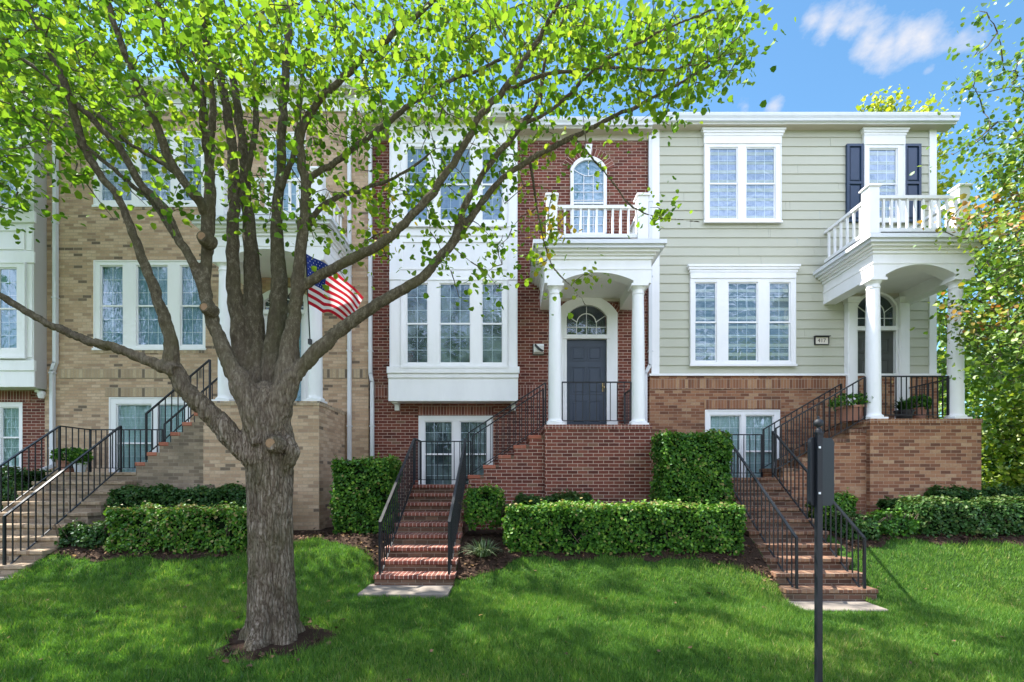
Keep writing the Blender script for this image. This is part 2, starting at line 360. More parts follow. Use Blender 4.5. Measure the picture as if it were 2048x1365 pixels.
def np_mesh(name, V, faces, mat, parent=None, origin=(0, 0, 0), rnd=None, n_per=4, smooth=False, extra=()):
    """big meshes from arrays: faces is an (N, n_per) array"""
    o0 = ORIG[parent.name] if parent is not None else Vector(origin)
    V = np.asarray(V, dtype=np.float32) - np.array(o0, dtype=np.float32)
    me = bpy.data.meshes.new(name); me.vertices.add(len(V)); me.vertices.foreach_set('co', V.ravel())
    faces = np.asarray(faces, dtype=np.int32); nf = len(faces)
    me.loops.add(nf * n_per); me.loops.foreach_set('vertex_index', faces.ravel())
    me.polygons.add(nf); me.polygons.foreach_set('loop_start', np.arange(nf, dtype=np.int32) * n_per)
    me.update(calc_edges=True)
    me.materials.append(MATS[mat])
    if rnd is not None:
        a = me.attributes.new('rnd', 'FLOAT', 'POINT'); a.data.foreach_set('value', np.asarray(rnd, dtype=np.float32))
    if smooth: me.polygons.foreach_set('use_smooth', [True] * nf)
    o = bpy.data.objects.new(name, me); link(o)
    if parent is not None: o.parent = parent
    else: o.location = o0
    ORIG[o.name] = o0
    return o
# leaf: a folded, pointed blade of six vertices in two quads
LEAF = np.array([(0, 0, 0), (-.42, .28, .10), (-.34, .68, .09), (0, 1.08, -.06), (.34, .68, .09), (.42, .28, .10)])
LOBED = np.array([(0, 0, 0), (-.52, .22, .10), (-.40, .78, .08), (0, 1.05, -.08), (.40, .78, .08), (.52, .22, .10)])
LEAF_F = np.array([(0, 3, 2, 1), (0, 5, 4, 3)])
def leaves(points, size, rnd, shape=LEAF, droop=.35, nrm=None, spread=1.0):
    """leaf geometry at points (N,3): random heading, tilted; returns vertices, faces, per-vertex rnd"""
    N = len(points); size = np.broadcast_to(size, (N,)) * rng.uniform(.55, 1.38, N)
    if nrm is None:
        up = rng.normal(0, spread, (N, 3)); up[:, 2] = np.abs(up[:, 2]) * .7 + .35
    else: up = nrm + rng.normal(0, spread, (N, 3))
    up /= np.linalg.norm(up, axis=1)[:, None]
    d = rng.normal(0, 1, (N, 3)); d[:, 2] -= droop; d -= up * (d * up).sum(1)[:, None]; d /= np.linalg.norm(d, axis=1)[:, None] + 1e-9
    s = np.cross(d, up)
    L = shape[None] * size[:, None, None]
    V = points[:, None] + s[:, None] * L[:, :, :1] + d[:, None] * L[:, :, 1:2] + up[:, None] * L[:, :, 2:3]
    k = len(shape)
    Fc = (LEAF_F[None] + (np.arange(N) * k)[:, None, None]).reshape(-1, 4)
    return V.reshape(-1, 3), Fc, np.repeat(rnd, k)

# ------------------------------------------------------------------ terrain
def lerp(x, xs, ys): return float(np.interp(x, xs, ys))
def ss(t): t = max(0., min(1., t)); return t * t * (3 - 2 * t)
def ground(x, y):
    z0 = lerp(x, (-9, -1.4, 4.75, 9), (-1.50, -1.57, -1.79, -1.86)); z1 = lerp(x, (-8, -4, 2, 7, 10), (-1.02, -1.0, -.98, -.92, -.92))
    b = ss((y - 6.75) / 1.5)
    z = z0 + (z1 - z0) * b - max(0, 6.75 - max(y, 3.4)) * .075
    z = z if y > 3.4 else z - 0.0
    return z + .012 * math.sin(1.7 * x + .6 * y) * math.cos(1.3 * y - .5 * x) * (1 if 3.4 < y < 12 else 0)
def bed_edge(x):
    if x < -2.05: return lerp(x, (-7.5, -6.6, -4.6, -4, -3.3, -2.6, -2.05), (7.62, 7.5, 7.52, 7.85, 8.1, 7.85, 7.3))
    if x < 4.2: return lerp(x, (-.9, -.75, -.3, .2, 2, 3.6, 4.2), (7.05, 7.1, 7.34, 7.55, 7.62, 7.52, 7.0))
    return lerp(x, (5.2, 5.6, 6.4, 7.4, 9, 12, 30), (7.5, 7.75, 7.95, 7.9, 7.85, 7.9, 8.2))
STAIRS = dict(
    L=dict(F=1.54, land=.15, n=9, base=-1.49, by=7.27, x0=-9.22, x1=-7.45, rl=-9.02, rr=-7.80, ped=-6.05, nup=7, xs=-7.74),
    C=dict(F=1.08, land=-.10, n=9, base=-1.56, by=6.98, x0=-2.02, x1=-.86, rl=-1.95, rr=-.93, ped=.647, nup=6, xs=-.95),
    R=dict(F=1.196, land=.045, n=10, base=-1.79, by=6.98, x0=4.03, x1=5.36, rl=4.2, rr=5.2, ped=7.02, nup=6, xs=5.24))
SLABS = dict(C=(-2.1, -.87, 6.45, 6.98), R=(3.97, 5.16, 6.5, 6.98), L=(-9.3, -7.5, 6.8, 7.27))
cutx = []; cuty = []
for k_ in STAIRS:
    s_, b_ = STAIRS[k_], SLABS[k_]; cutx += [s_['x0'] + .02, s_['x0'] + .06, s_['x1'] - .06, s_['x1'] - .02, b_[0] + .01, b_[0] + .04, b_[1] - .04, b_[1] - .01]; cuty += [b_[2] + .01, b_[2] + .04, s_['by'] + .0, s_['by'] + .04]
xs = np.unique(np.concatenate([[-400, -150, -60, -30, -18], np.arange(-13, 14.01, .22), cutx, [18, 30, 60, 150, 400]]))
ys = np.concatenate([[-400, -150, -60, -25, -12, -6, -2, 0, 1.5, 2.4], np.arange(3, 9.6, .16), np.arange(9.8, 12, .5), cuty, [14, 20, 30, 60, 150, 400]])
ys = np.unique(ys)
V = []; 
for y in ys:
    for x in xs:
        z = ground(min(max(x, -12), 13), min(max(y, 3.0), 11))
        if y < 3: z -= .06
        for k_ in STAIRS:
            s_, b_ = STAIRS[k_], SLABS[k_]
            if s_['x0'] + .05 < x < s_['x1'] - .05 and y > s_['by'] + .03: z = min(z, -2.32)
            elif b_[0] + .03 < x < b_[1] - .03 and b_[2] + .03 < y < s_['by'] + .05: z = min(z, s_['base'] - .05)
            elif b_[0] - .3 < x < b_[1] + .3 and b_[2] - .25 < y <= s_['by'] + .05: z = min(z, s_['base'] - .012)
        V.append((x, y, z))
nx = len(xs); Fq = [(j * nx + i, j * nx + i + 1, (j + 1) * nx + i + 1, (j + 1) * nx + i) for j in range(len(ys) - 1) for i in range(nx - 1)]
g = np_mesh('ground', V, Fq, 'lawn_soil', smooth=True); g['kind'] = 'structure'; g['label'] = 'sloping lawn bank in front of the townhouses'
# street and pavement on the camera's side
m = MB()
sl = ground(0, 3.0)
m.box(-60, 60, -9, 1.2, sl - .6, sl - .02, 'street_concrete'); m.build('street', kind='structure', label='pale concrete street in front of the lawn')
m = MB(); m.box(-60, 60, 1.2, 2.9, sl - .6, sl + .09, 'concrete'); m.build('pavement', kind='structure', label='concrete pavement along the street')

YS = 9.41                                   # front of landings and upper flights
def in_stair(x, y, pad=0.0):
    for s in STAIRS.values():
        if s['x0'] - pad < x < s['x1'] + pad and y > s['by'] - .02 - pad: return True
    return False
TREE = Vector((-2.52, 5.0, ground(-2.52, 5.0)))

# mulch beds follow the terrain, 12 mm proud
def bed(x0, x1, label):
    X = np.linspace(x0, x1, max(6, int((x1 - x0) / .12))); T = np.linspace(0, 1, 26); V = []
    for t_ in T:
        for x in X:
            e = bed_edge(x) + .05 * math.sin(5 * x) + .03 * math.sin(13 * x + 1); y = e + (10.8 - e) * t_ ** 1.3
            V.append((x, y, ground(x, y) + .014 + .012 * mnoise.noise((x * 6, y * 6, 0))))
    n = len(X); Fq = [(j * n + i, j * n + i + 1, (j + 1) * n + i + 1, (j + 1) * n + i) for j in range(len(T) - 1) for i in range(n - 1)]
    o = np_mesh('mulch_bed', V, Fq, 'mulch', smooth=True); o['kind'] = 'structure'; o['label'] = label
bed(-7.5, -2.03, 'dark mulch bed in front of the tan brick townhouse'); bed(-.85, 4.03, 'dark mulch bed in front of the red brick porch'); bed(5.46, 13, 'dark mulch bed along the right hedges')
# ring of bare earth round the trunk
V = []; Fq = []
for j, r in enumerate((.1, .32, .41, .48)):
    for i in range(40):
        a = i / 40 * 2 * math.pi; rr = r * (1 + .16 * math.sin(3 * a + 1) + .1 * math.sin(7 * a)) * (1.15 if abs(math.cos(a)) > .5 else .9)
        x, y = TREE.x + rr * math.cos(a), TREE.y + rr * math.sin(a)
        V.append((x, y, ground(x, y) + (.05, .045, .03, .006)[j]))
for j in range(3):
    for i in range(40): Fq.append((j * 40 + i, j * 40 + (i + 1) % 40, (j + 1) * 40 + (i + 1) % 40, (j + 1) * 40 + i))
o = np_mesh('mulch_ring', V, Fq, 'mulch', smooth=True); o['kind'] = 'structure'; o['label'] = 'ring of bare earth round the foot of the big tree'
# concrete pads at the foot of the steps
for k, lab in (('C', 'concrete pad at the foot of the red brick steps'), ('R', 'concrete pad at the foot of the right brick steps'), ('L', 'concrete pad at the foot of the left steps')):
    x0, x1, y0, y1 = SLABS[k]; zb = STAIRS[k]['base']
    m = MB(); m.bevbox(x0, x1, y0, y1 + .25, zb - .12, zb + .012, 'concrete', .012)
    m.build('path', kind='structure', label=lab)

# ------------------------------------------------------------------ windows, doors
def wpx(px, Y): return (PX(px[0], Y), PX(px[2], Y), PZ(px[3], Y), PZ(px[1], Y))
def window(house, outer, glass, Y, cols, rows, curtain_or_backing='grey_drape', header=None, recess=False, proud=.05, meet=True, label=None):
    """outer and glass are pixel boxes on the plane Y; glass: list of openings, each a double-hung sash pair"""
    a, b, c, d = wpx(outer, Y); G = [wpx(g_, Y) for g_ in glass]
    Yc = Y + .06 if recess else Y
    m = MB(); m.panel(a, b, c, d, Yc - proud, Yc + .03, G, 'white_trim')
    # a slim back-band round the casing
    w = .022
    for x0, x1, z0, z1 in ((a, a + w, c, d), (b - w, b, c, d), (a + w, b - w, d - w, d)): m.box(x0, x1, Yc - proud - .014, Yc - proud + .003, z0, z1, 'white_trim')
    m.box(a - .02, b + .02, Yc - proud - .035, Yc - proud + .003, c - .035, c + .012, 'white_trim')
    win = m.build('window', house, label=label)
    if header:
        hc, hf = header               # pixel boxes: crown, frieze
        a2, b2, c2, d2 = wpx(hf, Y); m = MB(); m.box(a2, b2, Y - proud - .02, Y - .001, c2, d2, 'white_trim')
        a3, b3, c3, d3 = wpx(hc, Y); h3 = d3 - c3
        m.box(a3 + .05, b3 - .05, Y - proud - .03, Y - .001, c3 - .001, c3 + h3 * .35, 'white_trim')
        m.box(a3 + .025, b3 - .025, Y - proud - .048, Y - .001, c3 + h3 * .35, c3 + h3 * .7, 'white_trim')
        m.box(a3, b3, Y - proud - .066, Y - .001, c3 + h3 * .7, d3, 'white_trim')
        m.build('window_header', win)
    nc = cols if isinstance(cols, (list, tuple)) else [cols] * len(G)
    for (x0, x1, z0, z1), k in zip(G, nc):
        zm = (z0 + z1) / 2; s = .026
        m = MB()
        if meet:
            m.panel(x0, x1, zm - .02, z1, Yc - .028, Yc + .01, [(x0 + s, x1 - s, zm + .016, z1 - s)], 'white_trim', outer=True)
            m.panel(x0, x1, z0, zm + .014, Yc - .014, Yc + .01, [(x0 + s, x1 - s, z0 + s * 1.5, zm - .018)], 'white_trim', outer=True)
        else: m.panel(x0, x1, z0, z1, Yc - .028, Yc + .01, [(x0 + s, x1 - s, z0 + s, z1 - s)], 'white_trim', outer=True)
        m.build('sash', win)
        m = MB(); halves = ((z0 + s, zm - .01), (zm + .01, z1 - s)) if meet else ((z0 + s, z1 - s),)
        for za, zb in halves:
            for i in range(1, k): xx = x0 + s + (x1 - x0 - 2 * s) * i / k; m.box(xx - .0048, xx + .0048, Yc - .0095, Yc - .004, za, zb, 'white_trim')
            for i in range(1, rows): zz = za + (zb - za) * i / rows; m.box(x0 + s, x1 - s, Yc - .009, Yc - .0045, zz - .0048, zz + .0048, 'white_trim')
        m.build('muntin_grid', win)
        m = MB(); m.poly([(x0 + .005, Yc - .0115, z0 + .005), (x1 - .005, Yc - .0115, z0 + .005), (x1 - .005, Yc - .0115, z1 - .005), (x0 + .005, Yc - .0115, z1 - .005)], 'window_glass'); m.build('pane', win)
        m = MB(); yy = Yc + (.028 if recess else -.0008 + .0)
        if recess: n = 24
        else: n = 1; yy = Yc - .0007
        X = np.linspace(x0 + .004, x1 - .004, n + 1)
        for i in range(n):
            ya = yy + (.008 * math.sin(i * 1.9) if n > 1 else 0); yb = yy + (.008 * math.sin((i + 1) * 1.9) if n > 1 else 0)
            m.poly([(X[i], ya, z0 + .004), (X[i + 1], yb, z0 + .004), (X[i + 1], yb, z1 - .004), (X[i], ya, z1 - .004)], curtain_or_backing)
        m.build('blind' if 'blind' in curtain_or_backing else 'curtain_or_backing', win)
    return win

def arc(x0, x1, zs, rise, n=18):
    """segmental arch from (x0, zs) over to (x1, zs)"""
    w = (x1 - x0) / 2; r = (w * w + rise * rise) / (2 * rise); cx = (x0 + x1) / 2; cz = zs + rise - r; a0 = math.asin(min(1, w / r))
    if rise > w: a0 = math.pi - a0
    return [(cx + r * math.sin(-a0 + 2 * a0 * i / n), cz + r * math.cos(-a0 + 2 * a0 * i / n)) for i in range(n + 1)]

def front_door(house, x0, x1, F_, top, spring, crown, mat, Y, case, pil=None, glass_door=False):
    """panelled door with an arched fanlight above; case = casing width, heights are z"""
    d = MB(); Yd = Y - .012
    d.box(x0, x1, Yd, Y + .03, F_ + .015, top, mat)
    w = x1 - x0; h = top - F_
    rec = []
    if not glass_door:
        for c0, c1 in ((.14, .45), (.55, .86)):
            for r0, r1 in ((.10, .34), (.42, .70), (.78, .92)): rec.append((x0 + w * c0, x0 + w * c1, F_ + h * r0, F_ + h * r1))
        for a, b, c, e in rec:
            d.panel(a - .022, b + .022, c - .022, e + .022, Yd - .012, Yd, [(a, b, c, e)], mat)
            d.bevbox(a + .03, b - .03, Yd - .010, Yd, c + .03, e - .03, mat, .009)
    door = d.build('door', house, label=None)
    m = MB(); m.lathe(x1 - .07, Yd - .05, [(0, F_ + .99), (.022, F_ + .995), (.03, F_ + 1.02), (.022, F_ + 1.045), (0, F_ + 1.05)], 'brass', 12)
    m.box(x1 - .09, x1 - .05, Yd - .018, Yd - .001, F_ + .93, F_ + 1.12, 'brass')
    m.build('door_handle', door, smooth=False)
    if glass_door:
        m = MB(); m.poly([(x0 + .09, Yd - .016, F_ + .12), (x1 - .09, Yd - .016, F_ + .12), (x1 - .09, Yd - .016, top - .12), (x0 + .09, Yd - .016, top - .12)], 'window_glass'); m.build('pane', door)
        m = MB(); m.poly([(x0 + .085, Yd - .004, F_ + .115), (x1 - .085, Yd - .004, F_ + .115), (x1 - .085, Yd - .004, top - .115), (x0 + .085, Yd - .004, top - .115)], 'blue_reflection'); m.build('curtain_or_backing', door)
    # fanlight
    zb = top + .09
    inn = arc(x0 + .01, x1 - .01, spring, crown - spring); poly = [(x0 + .01, zb), (x1 - .01, zb)] + inn[::-1]
    f = MB(); out = arc(x0 - case, x1 + case, spring + case * .35, crown - spring + case * .55)
    o2 = [(x0 - case, F_)] + out + [(x1 + case, F_)]; i2 = [(x0 - .004, F_)] + arc(x0 - .004, x1 + .004, spring, crown - spring + .004) + [(x1 + .004, F_)]
    f.strip(o2, i2, Y - .07, Y + .01, 'white_trim')
    o3 = [(x0 - .05, F_)] + arc(x0 - .05, x1 + .05, spring, crown - spring + .05) + [(x1 + .05, F_)]
    f.strip(o3, i2, Y - .088, Y - .066, 'white_trim')
    f.box(x0 - .07, x1 + .07, Y - .10, Y, top, zb, 'white_trim')
    if pil:
        for s0, s1, zt in pil:
            f.bevbox(s0, s1, Y - .13, Y - .002, F_, zt - .12, 'white_trim'); f.box(s0 + .02, s1 - .02, Y - .142, Y - .128, F_ + .25, zt - .3, 'white_trim')
            f.box(s0 - .025, s1 + .025, Y - .16, Y - .002, zt - .12, zt - .06, 'white_trim'); f.box(s0 - .045, s1 + .045, Y - .18, Y - .002, zt - .06, zt, 'white_trim')
            f.box(s0 - .02, s1 + .02, Y - .15, Y - .002, F_, F_ + .16, 'white_trim')
    fr = f.build('door_surround', house)
    m = MB(); m.poly([(x, Y - .02, z) for x, z in poly], 'window_glass'); m.build('fanlight', fr)
    m = MB(); m.poly([(x, Y - .006, z) for x, z in poly], 'dark_room'); m.build('curtain_or_backing', fr)  # dark sheet painted as the unlit room; no curtain hangs here
    m = MB(); cx = (x0 + x1) / 2; w2 = w / 2
    hub = arc(cx - w2 * .5, cx + w2 * .5, zb + (spring - zb) * .75, (crown - spring) * .75, 10); hub2 = [(cx + (x - cx) * .94, z - .02) for x, z in hub]
    m.strip(hub, hub2, Y - .034, Y - .022, 'white_trim')
    for ex, ez, sx, sz in ((cx, crown, cx, zb), (x0 + .03, spring + .03, cx - w2 * .5, hub[0][1]), (x1 - .03, spring + .03, cx + w2 * .5, hub[-1][1]), (cx - w2 * .5, hub[0][1], cx - w2 * .5, zb), (cx + w2 * .5, hub[-1][1], cx + w2 * .5, zb)):
        m.bar((ex, Y - .029, ez), (sx, Y - .029, sz), .012, .016, 'white_trim')
    m.bar((x0, Y - .0285, zb + (spring - zb) * .45), (x1, Y - .0285, zb + (spring - zb) * .45), .012, .014, 'white_trim')
    m.build('muntin_grid', fr)
    return door

def column(house, x, y, z0, z1, r=.135):
    m = MB(); H = z1 - z0
    prof = [(r * (1.0 - .17 * (k / 14) ** 1.7), z0 + .12 + (H - .30) * k / 14) for k in range(15)]
    m.lathe(x, y, prof, 'white_trim', 28); c = m.build('column', house, smooth=True, merge=True)
    m = MB(); m.box(x - r * 1.28, x + r * 1.28, y - r * 1.28, y + r * 1.28, z0, z0 + .04, 'white_trim')
    m.lathe(x, y, [(r * 1.26, z0 + .04), (r * 1.3, z0 + .06), (r * 1.24, z0 + .085), (r * 1.06, z0 + .095), (r * 1.0, z0 + .125)], 'white_trim', 28); m.build('column_base', c)
    q = r * .83; m = MB()
    m.lathe(x, y, [(q, z1 - .185), (q * 1.1, z1 - .18), (q * 1.1, z1 - .155), (q * 1.0, z1 - .15), (q * 1.02, z1 - .1), (q * 1.3, z1 - .055), (q * 1.36, z1 - .045)], 'white_trim', 28)
    m.box(x - q * 1.45, x + q * 1.45, y - q * 1.45, y + q * 1.45, z1 - .046, z1, 'white_trim'); m.build('capital', c)

def balcony(house, xl, xr, yf, yb, z, top, post, nfront, nside):
    """white balustrade on the porch roof"""
    def pp(x, y):
        q = MB(); s_ = .105
        q.box(x - s_, x + s_, y - s_, y + s_, z, z + post - .04, 'white_trim'); q.box(x - s_ - .012, x + s_ + .012, y - s_ - .012, y + s_ + .012, z, z + .14, 'white_trim')
        q.box(x - s_ - .03, x + s_ + .03, y - s_ - .03, y + s_ + .03, z + post - .04, z + post - .012, 'white_trim')
        q.box(x - s_ - .012, x + s_ + .012, y - s_ - .012, y + s_ + .012, z + post - .012, z + post + .01, 'white_trim'); return q
    r = MB(); zt, zb = z + top, z + .22
    for (a, b) in (((xl + .105, yf), (xr - .105, yf)), ((xl, yf + .105), (xl, yb)), ((xr, yf + .105), (xr, yb))):
        r.bar((*a, zt - .03), (*b, zt - .03), .085, .06, 'white_trim'); r.bar((*a, zb), (*b, zb), .07, .075, 'white_trim')
    R_ = r.build('balustrade', house)
    for x in (xl, xr): pp(x, yf).build('newel_post', R_)
    q = MB(); q.box(-.02, .02, -.02, .02, 0, 1, 'white_trim')
    bm_ = q.build('baluster', R_); mesh = bm_.data; bm_.location = (0, 0, 0)
    hh = zt - .06 - zb - .037; first = True; pts = [(xl + .105 + (xr - xl - .21) * (i + 1) / (nfront + 1), yf) for i in range(nfront)]
    for i in range(nside): y = yf + .105 + (yb - yf - .105) * (i + .8) / (nside + .4); pts += [(xl, y), (xr, y)]
    bpy.data.objects.remove(bm_)
    o0 = ORIG[R_.name]
    for v in mesh.vertices: v.co = Vector(v.co) + o0
    for x, y in pts: inst('baluster', mesh, R_, (x, y, zb + .037), (1, 1, hh))

def railing(parent, paths, h=.92, step=.125, skip_first_post=False):
    """black iron railing over a list of base polylines"""
    for pts in paths:
        m = MB(); m2 = MB(); pts = [Vector(p) for p in pts]
        for A, B in zip(pts[:-1], pts[1:]):
            m.bar(A + Vector((0, 0, h)), B + Vector((0, 0, h)), .042, .022, 'black_iron'); m2.bar(A + Vector((0, 0, .1)), B + Vector((0, 0, .1)), .024, .016, 'black_iron')
        rl = m.build('railing', parent); m2.build('bottom_rail', rl)
        q = MB(); q.box(-.016, .016, -.016, .016, 0, 1, 'black_iron'); po = q.build('post', None); pm = po.data; bpy.data.objects.remove(po)
        q = MB(); q.box(-.0075, .0075, -.0075, .0075, 0, 1, 'black_iron'); po = q.build('baluster', None); bmesh_ = po.data; bpy.data.objects.remove(po)
        for p in pts: inst('post', pm, rl, p, (1, 1, h))
        for A, B in zip(pts[:-1], pts[1:]):
            L = math.hypot(B.x - A.x, B.y - A.y); n = max(1, int(L / step))
            for i in range(1, n): inst('baluster', bmesh_, rl, A + (B - A) * (i / n) + Vector((0, 0, .1)), (1, 1, h - .1))

def porch(house, key, xl, xr, c1, c2, brick, row, ex0, ex1, nfront, balc=True, top=4.46, post=4.63, arched=.16):
    F_ = STAIRS[key]['F']
    m = MB(); m.box(xl, xr, YF, YW - .002, -2.3, F_ - .085, brick, 'tb'); b = m.build('porch_base', house, uvoff=(.03, .02))
    m = MB(); m.box(xl - .012, xr + .012, YF - .014, YW - .003, F_ - .085, F_, row); m.build('coping', b, uvoff=(.02, -F_ + .03))
    zc = F_ + 2.79
    column(house, c1, YF + .19, F_, zc); column(house, c2, YF + .19, F_, zc)
    zt = F_ + 3.28
    m = MB()
    a0, a1 = c1 + .13, c2 - .13
    pts = [(ex0, zc), (a0, zc)] + arc(a0, a1, zc + .05, arched) + [(a1, zc), (ex1, zc), (ex1, zt), (ex0, zt)]
    # front beam split into quads so the arch reads crisply
    ar = arc(a0, a1, zc + .05, arched); y0, y1 = YF + .03, YF + .33
    for yy, flip in ((y0, 0), (y1, 1)):
        for i in range(len(ar) - 1):
            q = [(ar[i][0], yy, ar[i][1]), (ar[i + 1][0], yy, ar[i + 1][1]), (ar[i + 1][0], yy, zt), (ar[i][0], yy, zt)]
            m.poly(q[::-1] if flip else q, 'white_trim')
        for p0, p1 in ((ex0, a0), (a1, ex1)):
            q = [(p0, yy, zc), (p1, yy, zc), (p1, yy, zt), (p0, yy, zt)]; m.poly(q[::-1] if flip else q, 'white_trim')
    for i in range(len(ar) - 1): m.poly([(ar[i][0], y0, ar[i][1]), (ar[i][0], y1, ar[i][1]), (ar[i + 1][0], y1, ar[i + 1][1]), (ar[i + 1][0], y0, ar[i + 1][1])], 'white_trim')
    for p0, p1 in ((ex0, a0), (a1, ex1)): m.poly([(p0, y0, zc), (p0, y1, zc), (p1, y1, zc), (p1, y0, zc)], 'white_trim')
    for xx, k in ((a0, 1), (a1, -1)): m.poly([(xx, y0, zc), (xx, y1, zc), (xx, y1, zc + .05), (xx, y0, zc + .05)], 'white_trim')
    # side beams back to the wall
    m.box(ex0, ex0 + .28, y1, YW - .001, zc + .01, zt, 'white_trim', 'f'); m.box(ex1 - .28, ex1, y1, YW - .001, zc + .01, zt, 'white_trim', 'f')
    m.poly([(ex0, y0, zc), (ex0, y0, zt), (ex0, y1, zt), (ex0, y1, zc)], 'white_trim'); m.poly([(ex1, y0, zc), (ex1, y1, zc), (ex1, y1, zt), (ex1, y0, zt)], 'white_trim')
    for k, (dz0, dz1, pr) in enumerate(((.34, .355, .012),)): m.box(ex0 - pr, ex1 + pr, y0 - pr, YW - .001, zc + dz0 - .08, zc + dz1 - .06, 'white_trim')
    ent = m.build('entablature', house)
    m = MB()
    for z0_, z1_, pr in ((zt - .03, zt + .03, .03), (zt + .03, zt + .075, .07), (zt + .075, zt + .12, .13), (zt + .12, zt + .18, .19), (zt + .18, zt + .255, .235)):
        m.box(ex0 - pr, ex1 + pr, y0 - pr, YW - .001 - pr * .001, z0_, z1_, 'gutter_white' if pr > .15 else 'white_trim')
    m.box(ex0 - .2, ex1 + .2, y0 - .2, YW - .002, zt + .255, zt + .275, 'membrane_roof')
    m.build('cornice', ent)
    m = MB(); m.box(ex0 + .281, ex1 - .281, y1 + .001, YW - .003, zc + .28, zc + .31, 'grey_ceiling'); m.box(ex0 + .281, ex1 - .281, YW - .03, YW - .004, zc + .2, zc + .279, 'cream_baked_light')  # trim strip on the wall; its tan tone holds the shade under the ceiling
    m.build('porch_ceiling', house)
    if balc: balcony(house, c1 - .07, c2 + .07, YF + .17, YW - .02, zt + .275, top - 3.555, post - 3.555, nfront, 6)
    return F_

def downspout(house, x, y, z0, z1, jog=None, elbow=None):
    m = MB(); w = .075
    if jog: zj = jog[0]; m.bar((x, y, z1), (x, y, zj + .08), w, w, 'gutter_white'); m.bar((x, y, zj + .1), (x + jog[1], y, zj - .1), w, w, 'gutter_white'); m.bar((x + jog[1], y, zj - .08), (x + jog[1], y, z0), w, w, 'gutter_white')
    else: m.bar((x, y, z1), (x, y, z0), w, w, 'gutter_white')
    xb = x + (jog[1] if jog else 0)
    if elbow: m.bar((xb, y, z0 + .02), (xb + elbow, y - .18, z0 - .1), w, w, 'gutter_white')
    for z in np.arange(z0 + .4, z1, 1.7): m.box((xb if jog and z < jog[0] else x) - .055, (xb if jog and z < jog[0] else x) + .055, y - .045, y + .04, z, z + .03, 'gutter_white')
    m.build('downspout', house)

def eave(house, x0, x1, zb, yg, end=None, ret=None):
    """soffit, fascia and gutter; ret: (x0, x1, yfront) of a bay roof that comes further forward"""
    m = MB(); m.box(x0, x1, yg + .1, YW + .05, zb, zb + .05, 'cream_baked_light')
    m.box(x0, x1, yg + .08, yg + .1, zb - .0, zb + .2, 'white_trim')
    if ret: a, b, yy = ret; m.box(a, b, yy + .1, yg + .079, zb + .004, zb + .052, 'cream_baked_light'); m.box(a, b, yy + .08, yy + .1, zb + .002, zb + .2, 'white_trim')
    e = m.build('soffit', house)
    m = MB(); prof = [(0, .02), (0, .16), (.05, .16), (.05, .02)]
    def gut(a, b, y):
        P_ = [(y + .08, zb + .03), (y + .02, zb + .03), (y + .012, zb + .075), (y - .012, zb + .12), (y - .02, zb + .165), (y - .02, zb + .185), (y + .08, zb + .185)]
        n = len(P_)
        for i in range(n - 1): m.poly([(a, *P_[i]), (a, *P_[i + 1]), (b, *P_[i + 1]), (b, *P_[i])], 'gutter_white')
        m.poly([(a, *q) for q in P_], 'gutter_white'); m.poly([(b, *q) for q in reversed(P_)], 'gutter_white')
    if ret:
        a, b, yy = ret; gut(a - .02, b + .02, yy); 
        if a - x0 > .05: gut(x0, a - .021, yg)
        if x1 - b > .05: gut(b + .021, x1, yg)
    else: gut(x0, x1, yg)
    m.build('gutter', house)
    # low hipped roof, behind the eave line
    m = MB(); r0, r1, zr = x0, x1, zb + .19
    yr = 15.2; hr = zb + 1.0
    m.poly([(r0, yg + .05, zr), (r1, yg + .05, zr), (r1, yr, hr), (r0, yr, hr)], 'roof_shingle'); m.poly([(r0, yr, hr), (r1, yr, hr), (r1, 20, zr), (r0, 20, zr)], 'roof_shingle')
    if ret: a, b, yy = ret; m.poly([(a, yy + .05, zr + .004), (b, yy + .05, zr + .004), (b, 11.2, zr + .09), (a, 11.2, zr + .09)], 'roof_shingle')
    m.build('roof', house)

def shell(m, x0, x1, z0, z1, mat):
    m.poly([(x0, YW, z0), (x0, YW, z1), (x0, 19.9, z1), (x0, 19.9, z0)], mat); m.poly([(x1, YW, z0), (x1, 19.9, z0), (x1, 19.9, z1), (x1, YW, z1)], mat)
    m.poly([(x0, 19.9, z0), (x0, 19.9, z1), (x1, 19.9, z1), (x1, 19.9, z0)], mat)

def soldier(house, px, Y, mat, name='soldier_course', uv=(0, 0)):
    a, b, c, d = wpx(px, Y); m = MB(); m.box(a, b, Y - .012, Y + .02, c, d, mat, 'b'); m.build(name, house, uvoff=(uv[0], -c + (.2032 - (d - c)) / 2 + uv[1]))

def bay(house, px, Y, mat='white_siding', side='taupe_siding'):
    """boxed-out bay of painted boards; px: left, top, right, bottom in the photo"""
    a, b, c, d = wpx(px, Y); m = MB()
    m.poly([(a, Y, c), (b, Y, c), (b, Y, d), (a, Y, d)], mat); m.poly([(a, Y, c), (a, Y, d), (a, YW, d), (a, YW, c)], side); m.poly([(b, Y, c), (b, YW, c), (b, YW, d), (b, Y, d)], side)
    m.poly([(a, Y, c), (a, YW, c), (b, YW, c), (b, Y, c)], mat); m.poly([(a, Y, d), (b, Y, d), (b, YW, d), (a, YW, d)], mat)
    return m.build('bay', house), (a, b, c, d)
def board(house, px, Y, th, name='trim_board', mat='white_trim', parent=None):
    a, b, c, d = wpx(px, Y); m = MB(); m.bevbox(a, b, Y - th, Y - .0005, c, d, mat, min(.006, th / 2)); m.build(name, parent or house)

GRP = 'row of attached townhouses'
